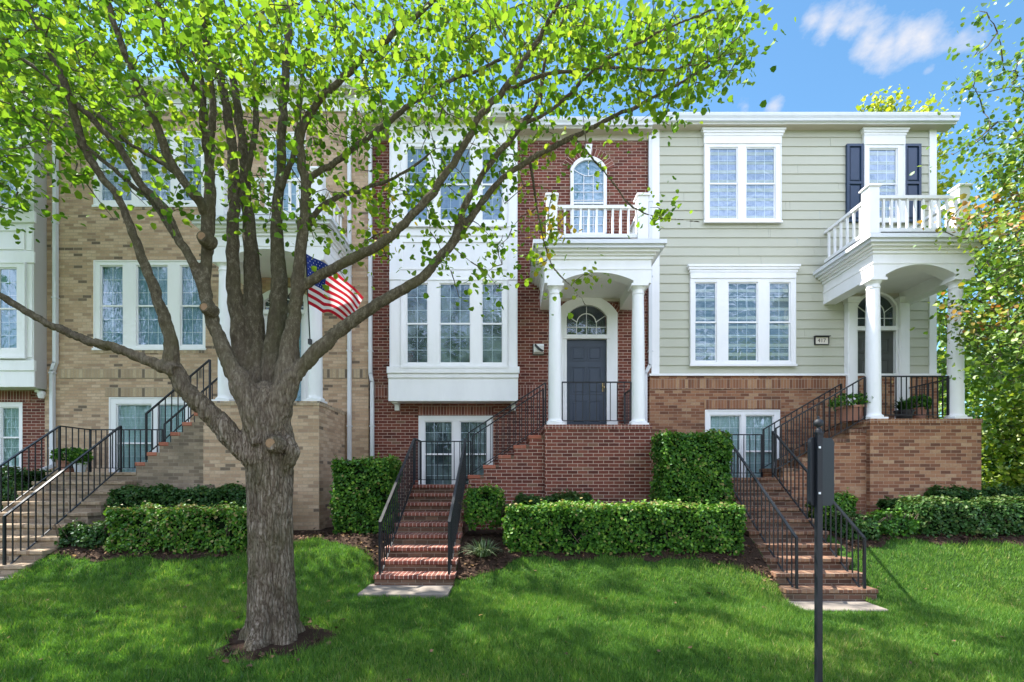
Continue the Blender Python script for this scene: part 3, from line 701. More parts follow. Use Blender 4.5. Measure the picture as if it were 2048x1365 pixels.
# ------------------------------------------------------------------ left red brick house (cut by the frame)
HA = thing('townhouse', (-12.4, YW, -1), 'red brick townhouse cut by the left edge, with white two-storey bay', 'house', GRP)
m = MB(); xa, xb = -14.6, -10.63
holeA = [wpx((-60, 805, 45, 945), YW)]
m.panel(xa, xb, -2.3, 8.95, YW, YW + .12, holeA, 'red_brick', outer=False); shell(m, xa, xb, -2.3, 8.95, 'red_brick'); m.build('wall', HA)
soldier(HA, (-60, 778, 62, 804), YW, 'red_rowlock')
window(HA, (-60, 805, 45, 945), [(-50, 814, -12, 936), (0, 814, 37, 936)], YW, 2, 3, 'pale_blind', recess=True)
YB = 10.5
by_, (ba, bb, bc, bd) = bay(HA, (-200, 150, 68, 775), YB)
for px, th in (((-202, 742, 71, 775), .03), ((-202, 722, 73, 743), .055), ((-202, 425, 73, 447), .05), ((-202, 505, 71, 527), .03), ((-200, 160, 68, 215), .02)): board(HA, px, YB, th, parent=by_)
for px in ((55, 530, 66, 716), (55, 450, 66, 502)): board(HA, px, YB, .02, parent=by_)
m = MB(); a, b, c, d = wpx((-120, 458, 50, 500), YB); m.panel(a, b, c, d, YB - .022, YB, [(a + .05, b - .05, c + .05, d - .05)], 'white_trim'); m.build('raised_panel', by_)
window(HA, (-150, 527, 55, 716), [(-140, 537, -100, 700), (-80, 537, -22, 700), (0, 537, 38, 700)], YB, [2, 3, 2], 3, 'blue_reflection')
window(HA, (-150, 262, 55, 424), [(-140, 275, -100, 413), (-80, 275, -22, 413), (0, 275, 40, 413)], YB, [2, 3, 2], 3, 'blue_reflection')
m = MB(); c0 = P(83, 790, YW - .1)
m.lathe(c0.x, c0.y, [(.0, c0.z + .07), (.07, c0.z + .07), (.075, c0.z), (.05, c0.z - .08), (0, c0.z - .09)], 'white_trim', 14); m.box(c0.x - .12, c0.x - .03, c0.y - .04, YW, c0.z + .05, c0.z + .11, 'white_trim'); m.build('corbel', HA)
eave(HA, xa, xb + .02, 8.92, 10.57, ret=(xa, xb + .16, 10.22))

# ------------------------------------------------------------------ tan brick house
HB = thing('townhouse', (-6.9, YW, -1), 'tan brick townhouse behind the big tree, with columned porch and flag', 'house', GRP)
YT = YW - .06
xa, xb = -10.61, PX(737, YT)
wB = [(187, 263, 411, 412), (187, 521, 411, 698), (218, 795, 380, 975)]
m = MB(); hb = [wpx(w_, YT) for w_ in wB]
zB = 8.72
m.panel(xa, xb, -2.3, zB, YT, YT + .12, hb, 'tan_brick', outer=False); shell(m, xa, xb, -2.3, zB, 'tan_brick')
m.poly([(xa, YT, -2.3), (xa, YT, zB), (xa, YW, zB), (xa, YW, -2.3)], 'tan_brick'); m.poly([(xb, YT, -2.3), (xb, YW, -2.3), (xb, YW, zB), (xb, YT, zB)], 'tan_brick')
m.build('wall', HB)
soldier(HB, (118, 738, 405, 757), YT, 'tan_rowlock'); soldier(HB, (640, 738, 737, 757), YT, 'tan_rowlock')
soldier(HB, (212, 776, 386, 794), YT, 'tan_rowlock', 'lintel'); soldier(HB, (183, 699, 415, 707), YT, 'tan_rowlock', 'brick_sill')
soldier(HB, (183, 413, 415, 420), YT, 'tan_rowlock', 'brick_sill')
window(HB, wB[0], [(198, 274, 262, 402), (277, 274, 340, 402), (362, 274, 402, 402)], YT, [2, 3, 2], 3, 'lace_curtain', recess=True)
window(HB, wB[1], [(199, 530, 245, 692), (271, 530, 335, 692), (359, 530, 405, 692)], YT, [2, 3, 2], 3, 'blue_reflection', recess=True)
window(HB, wB[2], [(231, 808, 303, 965), (314, 808, 371, 965)], YT, 2, 3, 'pale_blind', recess=True)
FB = porch(HB, 'L', -6.05, -3.78, -5.73, -3.93, 'tan_brick', 'tan_rowlock', -5.98, -3.70, 10)
front_door(HB, -5.60, -4.70, FB, 3.74, 4.02, 4.2, 'white_trim', YT, .16, glass_door=True)
window(HB, (536, 268, 612, 455), [(546, 278, 602, 445)], YT, 3, 3, 'blue_reflection', label=None)
downspout(HB, PX(111, YT - .05), YT - .05, .3, 8.4, jog=(PZ(735, YT), -.07), elbow=-.1); downspout(HB, PX(699, YT - .05), YT - .05, -.9, 8.3)
m = MB(); m.box(xa, xb, YT - .025, YT + .01, zB - .33, zB, 'white_trim'); m.box(xa, xb, YT - .045, YT + .01, zB - .37, zB - .33, 'white_trim'); m.build('frieze', HB)
eave(HB, xa, xb, zB, 10.5)

# ------------------------------------------------------------------ red brick house in the middle
HC = thing('townhouse', (0, YW, -1), 'dark red brick townhouse in the middle, white bay and slate blue door', 'house', GRP)
xa, xb = PX(737, YW) , PX(1300, YW) + .02
xa = PX(738, YW) + .015
wC = [(837, 832, 986, 985)]
m = MB(); zC = 7.74
m.panel(xa, xb, -2.3, zC, YW, YW + .12, [wpx(w_, YW) for w_ in wC], 'red_brick', outer=False); shell(m, xa, xb, -2.3, zC + .1, 'red_brick'); m.build('wall', HC)
soldier(HC, (742, 771, 776, 797), YW, 'red_rowlock'); soldier(HC, (1040, 771, 1090, 797), YW, 'red_rowlock'); soldier(HC, (836, 812, 987, 831), YW, 'red_rowlock', 'lintel')
window(HC, wC[0], [(848, 842, 905, 975), (919, 842, 975, 975)], YW, 3, 3, 'grey_drape', recess=True)
by_, (ba, bb, bc, bd) = bay(HC, (779, 236, 1035, 803), YB)
for px, th in (((777, 753, 1036, 803), .02), ((776, 748, 1037, 757), .045), ((775, 735, 1039, 748), .075), ((779, 545, 1035, 561), .03), ((779, 455, 1035, 473), .025), ((779, 240, 1035, 262), .035)): board(HC, px, YB, th, parent=by_)
for px in ((782, 562, 802, 734), (1016, 562, 1033, 734), (782, 264, 802, 454), (1016, 264, 1033, 454)): board(HC, px, YB, .018, parent=by_)
m = MB(); a, b, c, d = wpx((800, 480, 1014, 540), YB); m.panel(a, b, c, d, YB - .02, YB, [(a + .06, b - .06, c + .06, d - .06)], 'white_trim'); m.build('raised_panel', by_)
window(HC, (803, 561, 1015, 735), [(813, 568, 857, 729), (879, 568, 942, 729), (963, 568, 1006, 729)], YB, [2, 3, 2], 3, 'grey_drape')
window(HC, (803, 288, 1015, 454), [(813, 297, 857, 444), (879, 297, 942, 444), (963, 297, 1006, 444)], YB, [2, 3, 2], 3, 'lace_curtain')
for px in (793, 1027):
    q = P(px, 812, YW - .12); m = MB(); m.extrude([(q.x - .05, q.z - .10), (q.x + .05, q.z - .10), (q.x + .05, q.z + .10), (q.x - .05, q.z + .10)], YW - .09, YW, 'white_trim'); m.box(q.x - .06, q.x + .06, YW - .28, YW, q.z + .03, q.z + .1, 'white_trim'); m.build('corbel', HC)
m = MB(); m.box(xa, xb, YW - .02, YW + .01, zC - .0, zC + .16, 'cream_baked_light'); m.build('frieze', HC)
eave(HC, xa, xb - .03, 7.87, 10.55, ret=(xa, bb + .08, 10.2))
FC = porch(HC, 'C', .647, 2.735, .86, 2.52, 'red_brick', 'red_rowlock', .64, 2.74, 9, top=4.38, post=4.57)
front_door(HC, PX(1133, YW), PX(1212, YW), FC, PZ(680, YW), PZ(636, YW), PZ(613, YW), 'slate_door', YW, .25)
# arched window above the porch with brick arch and keystone
Y = YW; x0, x1 = PX(1147, Y), PX(1206, Y); zb, zs, zc = PZ(468, Y), PZ(342, Y), PZ(323, Y)
f = MB(); inn = [(x0, zb)] + arc(x0, x1, zs, zc - zs) + [(x1, zb)]; out = [(x0 - .075, zb - .06)] + arc(x0 - .075, x1 + .075, zs + .01, zc - zs + .075) + [(x1 + .075, zb - .06)]
f.strip(out, inn, Y - .06, Y + .01, 'white_trim'); f.box(x0 - .075, x1 + .075, Y - .06, Y, zb - .06, zb, 'white_trim'); f.bar((x0, Y - .035, zb + (zs - zb) * .47), (x1, Y - .035, zb + (zs - zb) * .47), .03, .035, 'white_trim')
wa = f.build('arched_window', HC)
m = MB(); m.poly([(x0, Y - .02, zb), (x1, Y - .02, zb)] + [(x, Y - .02, z) for x, z in arc(x0, x1, zs, zc - zs)[::-1]], 'window_glass'); m.build('pane', wa)
m = MB(); m.poly([(x0, Y - .006, zb), (x1, Y - .006, zb)] + [(x, Y - .006, z) for x, z in arc(x0, x1, zs, zc - zs)[::-1]], 'blue_reflection'); m.build('curtain_or_backing', wa)
m = MB(); cx = (x0 + x1) / 2
for u in (.34, .66): m.box(x0 + (x1 - x0) * u - .006, x0 + (x1 - x0) * u + .006, Y - .032, Y - .024, zb, zs - .13, 'white_trim')
m.box(cx - .006, cx + .006, Y - .032, Y - .024, zs - .12, zc, 'white_trim')
for k in range(1, 7): z = zb + (zs - .13 - zb) * k / 7; m.box(x0, x1, Y - .0315, Y - .0245, z - .006, z + .006, 'white_trim')
ca = [(x0 + (x1 - x0) * i / 10, zs + .02 - .15 * math.sin(math.pi * i / 10)) for i in range(11)]
m.strip(ca, [(x, z - .014) for x, z in ca], Y - .033, Y - .0235, 'white_trim'); m.build('muntin_grid', wa)
f = MB(); a1 = arc(x0 - .085, x1 + .085, zs + .02, zc - zs + .085, 22); cxx = (x0 + x1) / 2; wv = (x1 - x0) / 2 + .085; rise = zc - zs + .085; r_ = (wv * wv + rise * rise) / (2 * rise); czz = zs + .02 + rise - r_
a2 = [(cxx + (x - cxx) * (r_ + .2) / r_, czz + (z - czz) * (r_ + .2) / r_) for x, z in a1]
for i in range(22):
    q = [a2[i], a2[i + 1], a1[i + 1], a1[i]]; u = [(i * .0677 * .8, .2), ((i + 1) * .0677 * .8, .2), ((i + 1) * .0677 * .8, .003), (i * .0677 * .8, .003)]
    f.poly([(q[0][0], Y - .014, q[0][1]), (q[3][0], Y - .014, q[3][1]), (q[2][0], Y - .014, q[2][1]), (q[1][0], Y - .014, q[1][1])], 'red_rowlock', [u[0], u[3], u[2], u[1]])
    f.poly([(q[0][0], Y - .014, q[0][1]), (q[1][0], Y - .014, q[1][1]), (q[1][0], Y, q[1][1]), (q[0][0], Y, q[0][1])], 'red_rowlock')
f.build('brick_arch', HC)
m = MB(); z0, z1 = a1[11][1] - .005, a2[11][1] + .05; m.extrude([(cx - .05, z0), (cx + .05, z0), (cx + .085, z1), (cx - .085, z1)], Y - .06, Y, 'white_trim'); m.build('keystone', HC)
# brick arch over the front door
xd0, xd1 = PX(1133, Y) - .26, PX(1212, Y) + .26; a1 = arc(xd0, xd1, PZ(628, Y), .2, 24)
cxx = (xd0 + xd1) / 2; wv = (xd1 - xd0) / 2; r_ = (wv * wv + .04) / .4; czz = PZ(628, Y) + .2 - r_
a2 = [(cxx + (x - cxx) * (r_ + .17) / r_, czz + (z - czz) * (r_ + .17) / r_) for x, z in a1]; f = MB()
for i in range(24):
    q = [a2[i], a2[i + 1], a1[i + 1], a1[i]]; u = [(i * .0677, .2), ((i + 1) * .0677, .2), ((i + 1) * .0677, .003), (i * .0677, .003)]
    f.poly([(q[0][0], Y - .014, q[0][1]), (q[3][0], Y - .014, q[3][1]), (q[2][0], Y - .014, q[2][1]), (q[1][0], Y - .014, q[1][1])], 'red_rowlock', [u[0], u[3], u[2], u[1]])
f.build('brick_arch', HC)
# white hooded wall light left of the porch
x0, x1, z0, z1 = wpx((1065, 690, 1087, 711), YW); m = MB()
m.box(x0, x1, YW - .02, YW, z0, z1, 'dark_metal'); 
pr = [(YW - .02, z1), (YW - .13, z1 - .02), (YW - .15, z1 - .06), (YW - .10, z0 + .05), (YW - .02, z0 + .02)]
for i in range(len(pr) - 1): m.poly([(x0 + .02, *pr[i]), (x0 + .02, *pr[i + 1]), (x1, *pr[i + 1]), (x1, *pr[i])], 'white_trim')
m.poly([(x0 + .02, *q) for q in pr], 'dark_metal'); m.poly([(x1, *q) for q in reversed(pr)], 'white_trim'); wl = m.build('wall_lamp', HC)
m = MB(); zz = z0 + (z1 - z0) * .18; bnd = [(x0 + .03 + .19 * u, z1 - .05 - (z1 - z0 - .09) * math.sin(u * 1.45)) for u in np.linspace(0, 1, 9)]
m.strip([(x + .035, z + .03) for x, z in bnd], bnd, YW - .165, YW - .13, 'dark_metal'); m.build('lamp_band', wl)
downspout(HC, PX(742, YW - .06), YW - .1, -.9, 7.75, jog=(PZ(758, YW), .04))
downspout(HC, PX(1300, YW - .05) , YW - .06, -.9, 7.8, jog=(PZ(740, YW), -.11))
railing(HC, [[(c_, YF + .19, FC) for c_ in (1.0, 2.38)], [(2.56, YF + .35, FC), (2.56, YW - .05, FC)]], .87, .13)

# ------------------------------------------------------------------ sage clapboard house on the right
HD = thing('townhouse', (6.4, YW, -1), 'sage green clapboard townhouse with brick base and navy shutters', 'house', GRP)
xa, xb = PX(1304, YW), PX(1869, YW); YBR = YW - .07
wD = (1410, 820, 1560, 985)
zt_, zb_ = 8.02, PZ(752, YW)
m = MB(); m.panel(PX(1299, YBR), xb + .03, -2.3, zb_ - .02, YBR, YBR + .12, [wpx(wD, YBR)], 'brown_brick', outer=False)
x_ = PX(1299, YBR); m.poly([(x_, YBR, -2.3), (x_, YBR, zb_ - .02), (x_, 19.8, zb_ - .02), (x_, 19.8, -2.3)], 'brown_brick'); m.poly([(xb + .03, YBR, -2.3), (xb + .03, 19.8, -2.3), (xb + .03, 19.8, zb_ - .02), (xb + .03, YBR, zb_ - .02)], 'brown_brick')
m.build('brick_base', HD)
m = MB(); n = 27; e_ = (zt_ - zb_ - .03) / n
for i in range(n):
    z = zb_ + .03 + e_ * i
    cuts = [xa + .1] + sorted(random.uniform(xa + .6, xb - .6) for _ in range(2)) + [xb - .1]
    for c0, c1 in zip(cuts[:-1], cuts[1:]):
        dy = random.uniform(-.0015, .0015); dz = random.uniform(-.0015, .0015); a_, b_ = c0 + .0015, c1 - .0015
        m.poly([(a_, YW - .022 + dy, z + dz), (b_, YW - .022 + dy, z + dz), (b_, YW - .004, z + e_ + .01), (a_, YW - .004, z + e_ + .01)], 'sage_siding')
        m.poly([(a_, YW - .022 + dy, z + dz), (a_, YW + .01, z + dz), (b_, YW + .01, z + dz), (b_, YW - .022 + dy, z + dz)], 'sage_siding')
m.poly([(xa, YW + .005, zb_), (xa, YW + .005, zt_), (xa, 19.9, zt_), (xa, 19.9, zb_)], 'sage_siding'); m.poly([(xb, YW + .005, zb_), (xb, 19.9, zb_), (xb, 19.9, zt_), (xb, YW + .005, zt_)], 'sage_siding')
m.poly([(xa, 19.9, -2), (xa, 19.9, zt_), (xb, 19.9, zt_), (xb, 19.9, -2)], 'sage_siding')
m.build('clapboard_wall', HD)
m = MB(); m.box(xa - .02, xa + .16, YW - .035, YW + .2, zb_, zt_, 'white_trim'); m.build('corner_board', HD)
m = MB(); m.box(xb - .14, xb + .02, YW - .035, YW + .2, zb_, zt_, 'white_trim'); m.build('corner_board', HD)
m = MB(); m.box(x_ - .01, xb + .05, YBR - .04, YW - .001, zb_ - .02, zb_ + .028, 'white_trim'); m.build('water_table', HD)
soldier(HD, (1300, 757, 1690, 779), YBR, 'brown_rowlock'); soldier(HD, (1408, 800, 1562, 818), YBR, 'brown_rowlock', 'lintel'); soldier(HD, (1810, 757, 1868, 779), YBR, 'brown_rowlock')
window(HD, wD, [(1420, 830, 1483, 975), (1491, 830, 1549, 975)], YBR, 3, 3, 'pale_blind', recess=True)
window(HD, (1407, 289, 1560, 446), [(1417, 297, 1474, 441), (1490, 297, 1549, 441)], YW - .015, 3, 3, 'lace_curtain', header=((1401, 262, 1567, 276), (1406, 274, 1560, 291)))
window(HD, (1725, 291, 1806, 446), [(1735, 299, 1792, 440)], YW - .015, 3, 3, 'lace_curtain', header=((1719, 262, 1812, 275), (1724, 273, 1806, 293)))
window(HD, (1379, 557, 1589, 731), [(1388, 566, 1432, 725), (1454, 566, 1514, 725), (1536, 566, 1579, 725)], YW - .015, [2, 3, 2], 3, 'half_blind', header=((1373, 533, 1596, 547), (1379, 545, 1589, 559)))
for px in (1691, 1806):
    x0, x1, z0, z1 = wpx((px, 291, px + 33, 446), YW - .02); m = MB(); zm = z0 + (z1 - z0) * .5; b_ = .055
    m.panel(x0, x1, z0, z1, YW - .075, YW - .02, [(x0 + b_, x1 - b_, z0 + b_, zm - b_ / 2), (x0 + b_, x1 - b_, zm + b_ / 2, z1 - b_)], 'navy_shutter')
    for za, zb2 in ((z0 + b_, zm - b_ / 2), (zm + b_ / 2, z1 - b_)): m.poly([(x0 + b_, YW - .045, za), (x1 - b_, YW - .045, za), (x1 - b_, YW - .045, zb2), (x0 + b_, YW - .045, zb2)], 'navy_shutter'); m.bevbox(x0 + b_ + .03, x1 - b_ - .03, YW - .064, YW - .045, za + .03, zb2 - .03, 'navy_shutter', .012)
    m.build('shutter', HD)
eave(HD, xa - .03, xb + .3, 7.97, 10.55)
FD = porch(HD, 'R', 7.02, 9.2, 7.22, 8.87, 'brown_brick', 'brown_rowlock', 7.10, 9.1, 9, top=4.46, post=4.64, arched=.2)
front_door(HD, PX(1709, YW), PX(1784, YW), FD, PZ(664, YW), PZ(617, YW), PZ(592, YW), 'grey_green_door', YW - .02, .07, pil=[(PX(1687, YW), PX(1705, YW), PZ(600, YW)), (PX(1789, YW), PX(1809, YW), PZ(600, YW))])
x0, x1, z0, z1 = wpx((1627, 675, 1655, 691), YW); m = MB()
m.panel(x0, x1, z0, z1, YW - .06, YW - .01, [(x0 + .014, x1 - .014, z0 + .014, z1 - .014)], 'dark_metal'); pl = m.build('house_number_plaque', HD)
m = MB(); m.poly([(x0 + .01, YW - .045, z0 + .01), (x1 - .01, YW - .045, z0 + .01), (x1 - .01, YW - .045, z1 - .01), (x0 + .01, YW - .045, z1 - .01)], 'plaque_face'); m.build('plaque_face', pl)
m = MB(); m.box(x0 - .015, x1 + .015, YW - .10, YW - .02, z1, z1 + .012, 'dark_metal'); m.build('plaque_hood', pl)
fc = bpy.data.curves.new('house_number', 'FONT'); fc.body = '417'; fc.size = .125; fc.align_x = 'CENTER'; fc.align_y = 'CENTER'; fc.extrude = .002; fc.materials.append(MATS['plaque_text'])
fo = bpy.data.objects.new('number_curve', fc); me_ = bpy.data.meshes.new_from_object(fo); bpy.data.objects.remove(fo); bpy.data.curves.remove(fc); me_.name = 'house_number'; fo = bpy.data.objects.new('house_number', me_); link(fo); fo.parent = pl; fo.location = Vector(((x0 + x1) / 2, YW - .048, (z0 + z1) / 2)) - ORIG[pl.name]; fo.rotation_euler = (math.pi / 2, 0, 0)
railing(HD, [[(c_, YF + .19, FD) for c_ in (7.37, 8.72)], [(8.95, YF + .35, FD), (8.95, YW - .1, FD)]], .87, .1)
m = MB(); m.box(xb + .03, xb + .05, 12, 12.02, 0, .01, 'white_trim')

# ------------------------------------------------------------------ steps
def steps(key, label, brick, nose, moss, capm, loc):
    s = STAIRS[key]; T = thing('front_steps', loc, label, 'steps', 'brick steps up to the townhouse porches')
    n, land, base = s['n'], s['land'], s['base']; rise = (land - base) / n; tread = (YS - s['by']) / (n - 1)
    def step(name, x0, x1, y0, y1, z, bm_, nm_, over=(.022, .0, .014), uvo=0):
        m = MB(); m.box(x0, x1, y0, y1, -2.35, z - .062, bm_, 'td'); st = m.build(name, T, uvoff=(uvo, uvo))
        q = MB(); q.bevbox(x0 - over[2], x1 + over[2], y0 - over[0], y1 - .001, z - .062, z, nm_, .009); q.build('nosing', st, uvoff=(uvo * 3.3, -z + .075))
    for k in range(1, n):
        y0 = YS - k * tread
        step('step', s['x0'], s['x1'], y0, y0 + tread, land - k * rise, moss, nose, uvo=.037 * k)
    step('landing', s['x0'], s['x1'], YS, 10.24, land, moss, nose)
    run = (s['ped'] - s['x1']) / max(1, s['nup'] - 1); rise2 = (s['F'] - land) / s['nup']
    for j in range(1, s['nup']):
        x0 = s['x1'] + (j - 1) * run; z = land + j * rise2
        m = MB(); m.box(x0, x0 + run, YS, 10.24, -2.35, z - .075, brick, 'td'); st = m.build('step', T)
        q = MB(); q.bevbox(x0 - .018, x0 + run * .78, YS - .012, 10.26, z - .075, z, capm, .01); q.build('nosing', st, uvoff=(0, -z + .08))
        q = MB(); q.box(x0 + run * .78, x0 + run - .001, YS - .004, 10.25, z - .075, z - .004, moss); q.build('tread', st)
    za, h = s['land'], .92
    gz = base
    x1e = s['ped'] + .02; xt = s['xs']
    slope = lambda x: land + (x - s['x1'] + run * .6) * rise2 / run
    yfr = YS + .07
    left = [(s['rl'], s['by'] + .03, gz + .01), (s['rl'], YS + .06, za), (s['rl'], 10.16, za), (s['x1'] - .02, 10.16, za)]
    left2 = [(s['x1'] + .02, 10.16, slope(s['x1'])), (x1e, 10.16, slope(x1e))]
    right = [(s['rr'], s['by'] + .03, gz + .01), (s['rr'], YS + .06, za)]
    right2 = [(s['rr'] + (.06 if key != 'L' else .5), yfr, slope(s['rr'] + (.06 if key != 'L' else .5))), (x1e, yfr, slope(x1e))]
    railing(T, [left, left2, right, right2], .92, .118)
    return T
steps('L', 'tan brick steps with pale treads and black railings, cut by the left edge', 'mossy_tan_brick', 'pale_rowlock', 'mossy_tan_brick', 'orange_brick', (-8.3, 8.5, -1.5))
steps('C', 'dark red brick steps left of the slate blue door, with black railings', 'red_brick', 'red_rowlock', 'mossy_brick', 'orange_brick', (-1.4, 8.2, -1.55))
steps('R', 'brown brick steps behind the black sign post, with black railings', 'brown_brick', 'step_rowlock', 'mossy_brick', 'step_rowlock', (4.75, 8.2, -1.75))

# ------------------------------------------------------------------ hedges and shrubs
def hedge(name, x0, x1, y0, y1, top, label, cat='hedge', mat='box_leaf', dens=1900, size=.046, rough=.075, group=None, rnd=(.0, 1.), round_=0.0, stems=3, low=.0):
    zc_ = min(ground((x0 + x1) / 2, y0), ground((x0 + x1) / 2, y1)); zb = zc_ - .03 + low
    T = thing(name, ((x0 + x1) / 2, (y0 + y1) / 2, zb), label, cat, group)
    lx, ly, lz = x1 - x0, y1 - y0, top - zb; cx, cy, cz = (x0 + x1) / 2, (y0 + y1) / 2, (zb + top) / 2
    area = 2 * lx * lz + 2 * ly * lz + lx * ly; N = int(area * dens)
    # points on the box: front, back, left, right, top
    w = np.array([lx * lz, lx * lz * .5, ly * lz, ly * lz, lx * ly * 1.25]); f = rng.choice(5, N, p=w / w.sum()); u, v = rng.uniform(-.5, .5, N), rng.uniform(-.5, .5, N)
    pts = np.zeros((N, 3)); nr = np.zeros((N, 3))
    for k, (ax, sg) in enumerate(((1, -1), (1, 1), (0, -1), (0, 1), (2, 1))):
        i = f == k; o = [a for a in (0, 1, 2) if a != ax]; L = (lx, ly, lz)
        pts[i, ax] = sg * L[ax] / 2; pts[i, o[0]] = u[i] * L[o[0]]; pts[i, o[1]] = v[i] * L[o[1]]; nr[i, ax] = sg
    # round the corners, push in and out with smooth noise
    e = .09 + round_; q = np.abs(pts) - (np.array([lx, ly, lz]) / 2 - e); q = np.maximum(q, 0); ln = np.linalg.norm(q, axis=1); over = ln > e
    q[over] *= (e / ln[over])[:, None]; core = np.minimum(np.abs(pts), np.array([lx, ly, lz]) / 2 - e)
    pts2 = np.sign(pts) * (core + q); pts2[:, 2] = np.where(pts[:, 2] < 0, pts[:, 2], pts2[:, 2])
    ph = rng.uniform(0, 9, 6)
    wob = np.sin(pts2[:, 0] * 4.3 + ph[0]) * np.cos(pts2[:, 2] * 5.1 + ph[1]) + .7 * np.sin(pts2[:, 0] * 9.7 + pts2[:, 2] * 8 + ph[2] + pts2[:, 1] * 7) + .5 * np.sin(pts2[:, 0] * 19 + ph[3]) * np.sin(pts2[:, 2] * 21 + ph[4])
    depth = rng.exponential(.035, N)
    pts2 += nr * (wob * rough * .6 - depth + rng.normal(0, .012, N))[:, None]
    sh = (nr[:, 2] > .5) & (rng.random(N) < .05); pts2[sh, 2] += rng.uniform(.02, .085, sh.sum())
    # thin spots and a ragged foot
    thin = (wob < -1.25) & (rng.random(N) < .75)
    keep = ~thin & ~((pts2[:, 2] < -lz / 2 + .10) & (rng.random(N) < .6)); pts2, nr, wob, depth = pts2[keep], nr[keep], wob[keep], depth[keep]; N = len(pts2)
    r = np.clip(rng.beta(2, 2.2, N) * (rnd[1] - rnd[0]) + rnd[0] + np.where(nr[:, 2] > .5, .2, 0) + np.clip(.06 - depth, -.1, .06) * 1.5 + wob * .06, 0, 1)  # tops lighter, inner leaves darker: skylight and shade put into leaf colour
    W = pts2 + np.array([cx, cy, cz])
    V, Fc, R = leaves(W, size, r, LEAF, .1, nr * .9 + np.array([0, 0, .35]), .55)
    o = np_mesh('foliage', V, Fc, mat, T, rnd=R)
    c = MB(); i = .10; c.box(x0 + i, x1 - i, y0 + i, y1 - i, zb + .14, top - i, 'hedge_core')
    for k in range(stems):
        xx = x0 + lx * (k + .5) / stems + random.uniform(-.1, .1)
        for j in range(4): c.tube([(xx + random.uniform(-.03, .03), y0 + .16, zb - .05), (xx + random.uniform(-.12, .12), y0 + .1, zb + .2), (xx + random.uniform(-.2, .2), y0 + random.uniform(.02, .1), zb + .45)], [.011, .009, .005], 'stem', 5)
    c.build('stems', T)
    return T
G1 = 'clipped hedges and shrubs along the houses'
hedge('hedge', -.10, 3.78, 7.66, 8.3, -.43, 'long low clipped hedge in front of the red brick porch', group=G1, stems=8)
hedge('hedge', -6.55, -4.28, 7.62, 8.25, -.47, 'light green clipped hedge left of the big tree trunk', group=G1, rnd=(.15, 1.1), stems=5)
hedge('hedge', -7.45, -4.35, 8.72, 9.2, -.16, 'dark green hedge against the tan brick porch wall', group=G1, mat='dark_box_leaf', stems=5)
hedge('shrub', 2.70, 3.93, 8.45, 9.2, .84, 'tall box-shaped clipped shrub at the right end of the low hedge', 'shrub', group=G1, rough=.05)
hedge('shrub', -3.22, -2.14, 8.45, 9.1, .37, 'tall clipped shrub between the tan porch and the red brick steps', 'shrub', group=G1, rough=.06)
hedge('shrub', -.80, -.16, 8.05, 8.5, -.12, 'small leggy shrub beside the red brick steps', 'shrub', group=G1, rough=.07, low=.22, round_=.06, stems=2)
hedge('shrub', .05, 1.50, 8.75, 9.15, -.29, 'low dark shrub peeping over the long hedge below the porch', 'shrub', group=G1, mat='dark_box_leaf', round_=.06)
hedge('shrub', -7.55, -6.62, 7.75, 8.3, -.72, 'low loose dark shrub beside the tan steps', 'shrub', group=G1, mat='dark_box_leaf', round_=.12, rough=.1, size=.042)
hedge('hedge', -12.2, -9.5, 9.15, 9.9, .18, 'dark hedge beyond the left railing, cut by the left edge', group=G1, mat='dark_box_leaf')
hedge('shrub', 5.62, 6.32, 8.6, 9.1, -.28, 'light green shrub right behind the right steps railing', 'shrub', group=G1, round_=.08)
hedge('shrub', 5.55, 6.2, 7.9, 8.5, -.62, 'dark shrub close beside the right steps railing', 'shrub', group=G1, mat='dark_box_leaf', round_=.12, rough=.08)
hedge('shrub', 6.22, 6.92, 8.0, 8.6, -.60, 'rounded olive shrub left of the right-hand hedge', 'shrub', group=G1, round_=.14, rough=.08, rnd=(0, .75))
hedge('shrub', 6.95, 7.75, 8.75, 9.2, -.36, 'dark shrub at the foot of the right porch wall', 'shrub', group=G1, mat='dark_box_leaf', round_=.1)
hedge('hedge', 6.92, 11.2, 8.0, 8.65, -.37, 'wide dark hedge in front of the right porch, cut by the right edge', group=G1, mat='dark_box_leaf', round_=.05, rough=.07, stems=9, rnd=(.15, 1.05))
hedge('hedge', 8.05, 12.5, 9.05, 9.29, -.17, 'dark hedge behind the wide right hedge', group=G1, mat='dark_box_leaf', round_=.05)

def blades(n, cx, cy, cz, R, L, w, rnd, up=.8):
    """arching strap leaves: three-segment ribbons"""
    a = rng.uniform(0, 2 * np.pi, n); lean = rng.uniform(.25, 1.0, n); ln = L * rng.uniform(.6, 1.15, n)
    d = np.stack([np.cos(a), np.sin(a), np.zeros(n)], 1); s = np.stack([-np.sin(a), np.cos(a), np.zeros(n)], 1); b = np.array([cx, cy, cz]) + d * rng.uniform(0, R * .35, n)[:, None] + s * rng.normal(0, R * .08, n)[:, None]
    V = []; 
    for t_, ww in ((0, .7), (.3, 1), (.65, .8), (1, .06)):
        c = b + d * (lean * ln * (t_ ** 1.3))[:, None] * .8 + np.array([0, 0, 1]) * (ln * (up * t_ - lean * .75 * t_ * t_))[:, None]
        V += [c - s * w * ww / 2, c + s * w * ww / 2]
    V = np.stack(V, 1); i = np.arange(n)[:, None] * 8
    Fc = np.concatenate([i + np.array([[2 * k, 2 * k + 1, 2 * k + 3, 2 * k + 2]]) for k in range(3)])
    return V.reshape(-1, 3), Fc, np.repeat(rng.uniform(rnd[0], rnd[1], n), 8)
q = Vector((-.46, 7.62, ground(-.46, 7.62)))
V, Fc, R = blades(230, q.x, q.y, q.z, .4, .48, .013, (.1, 1.0))
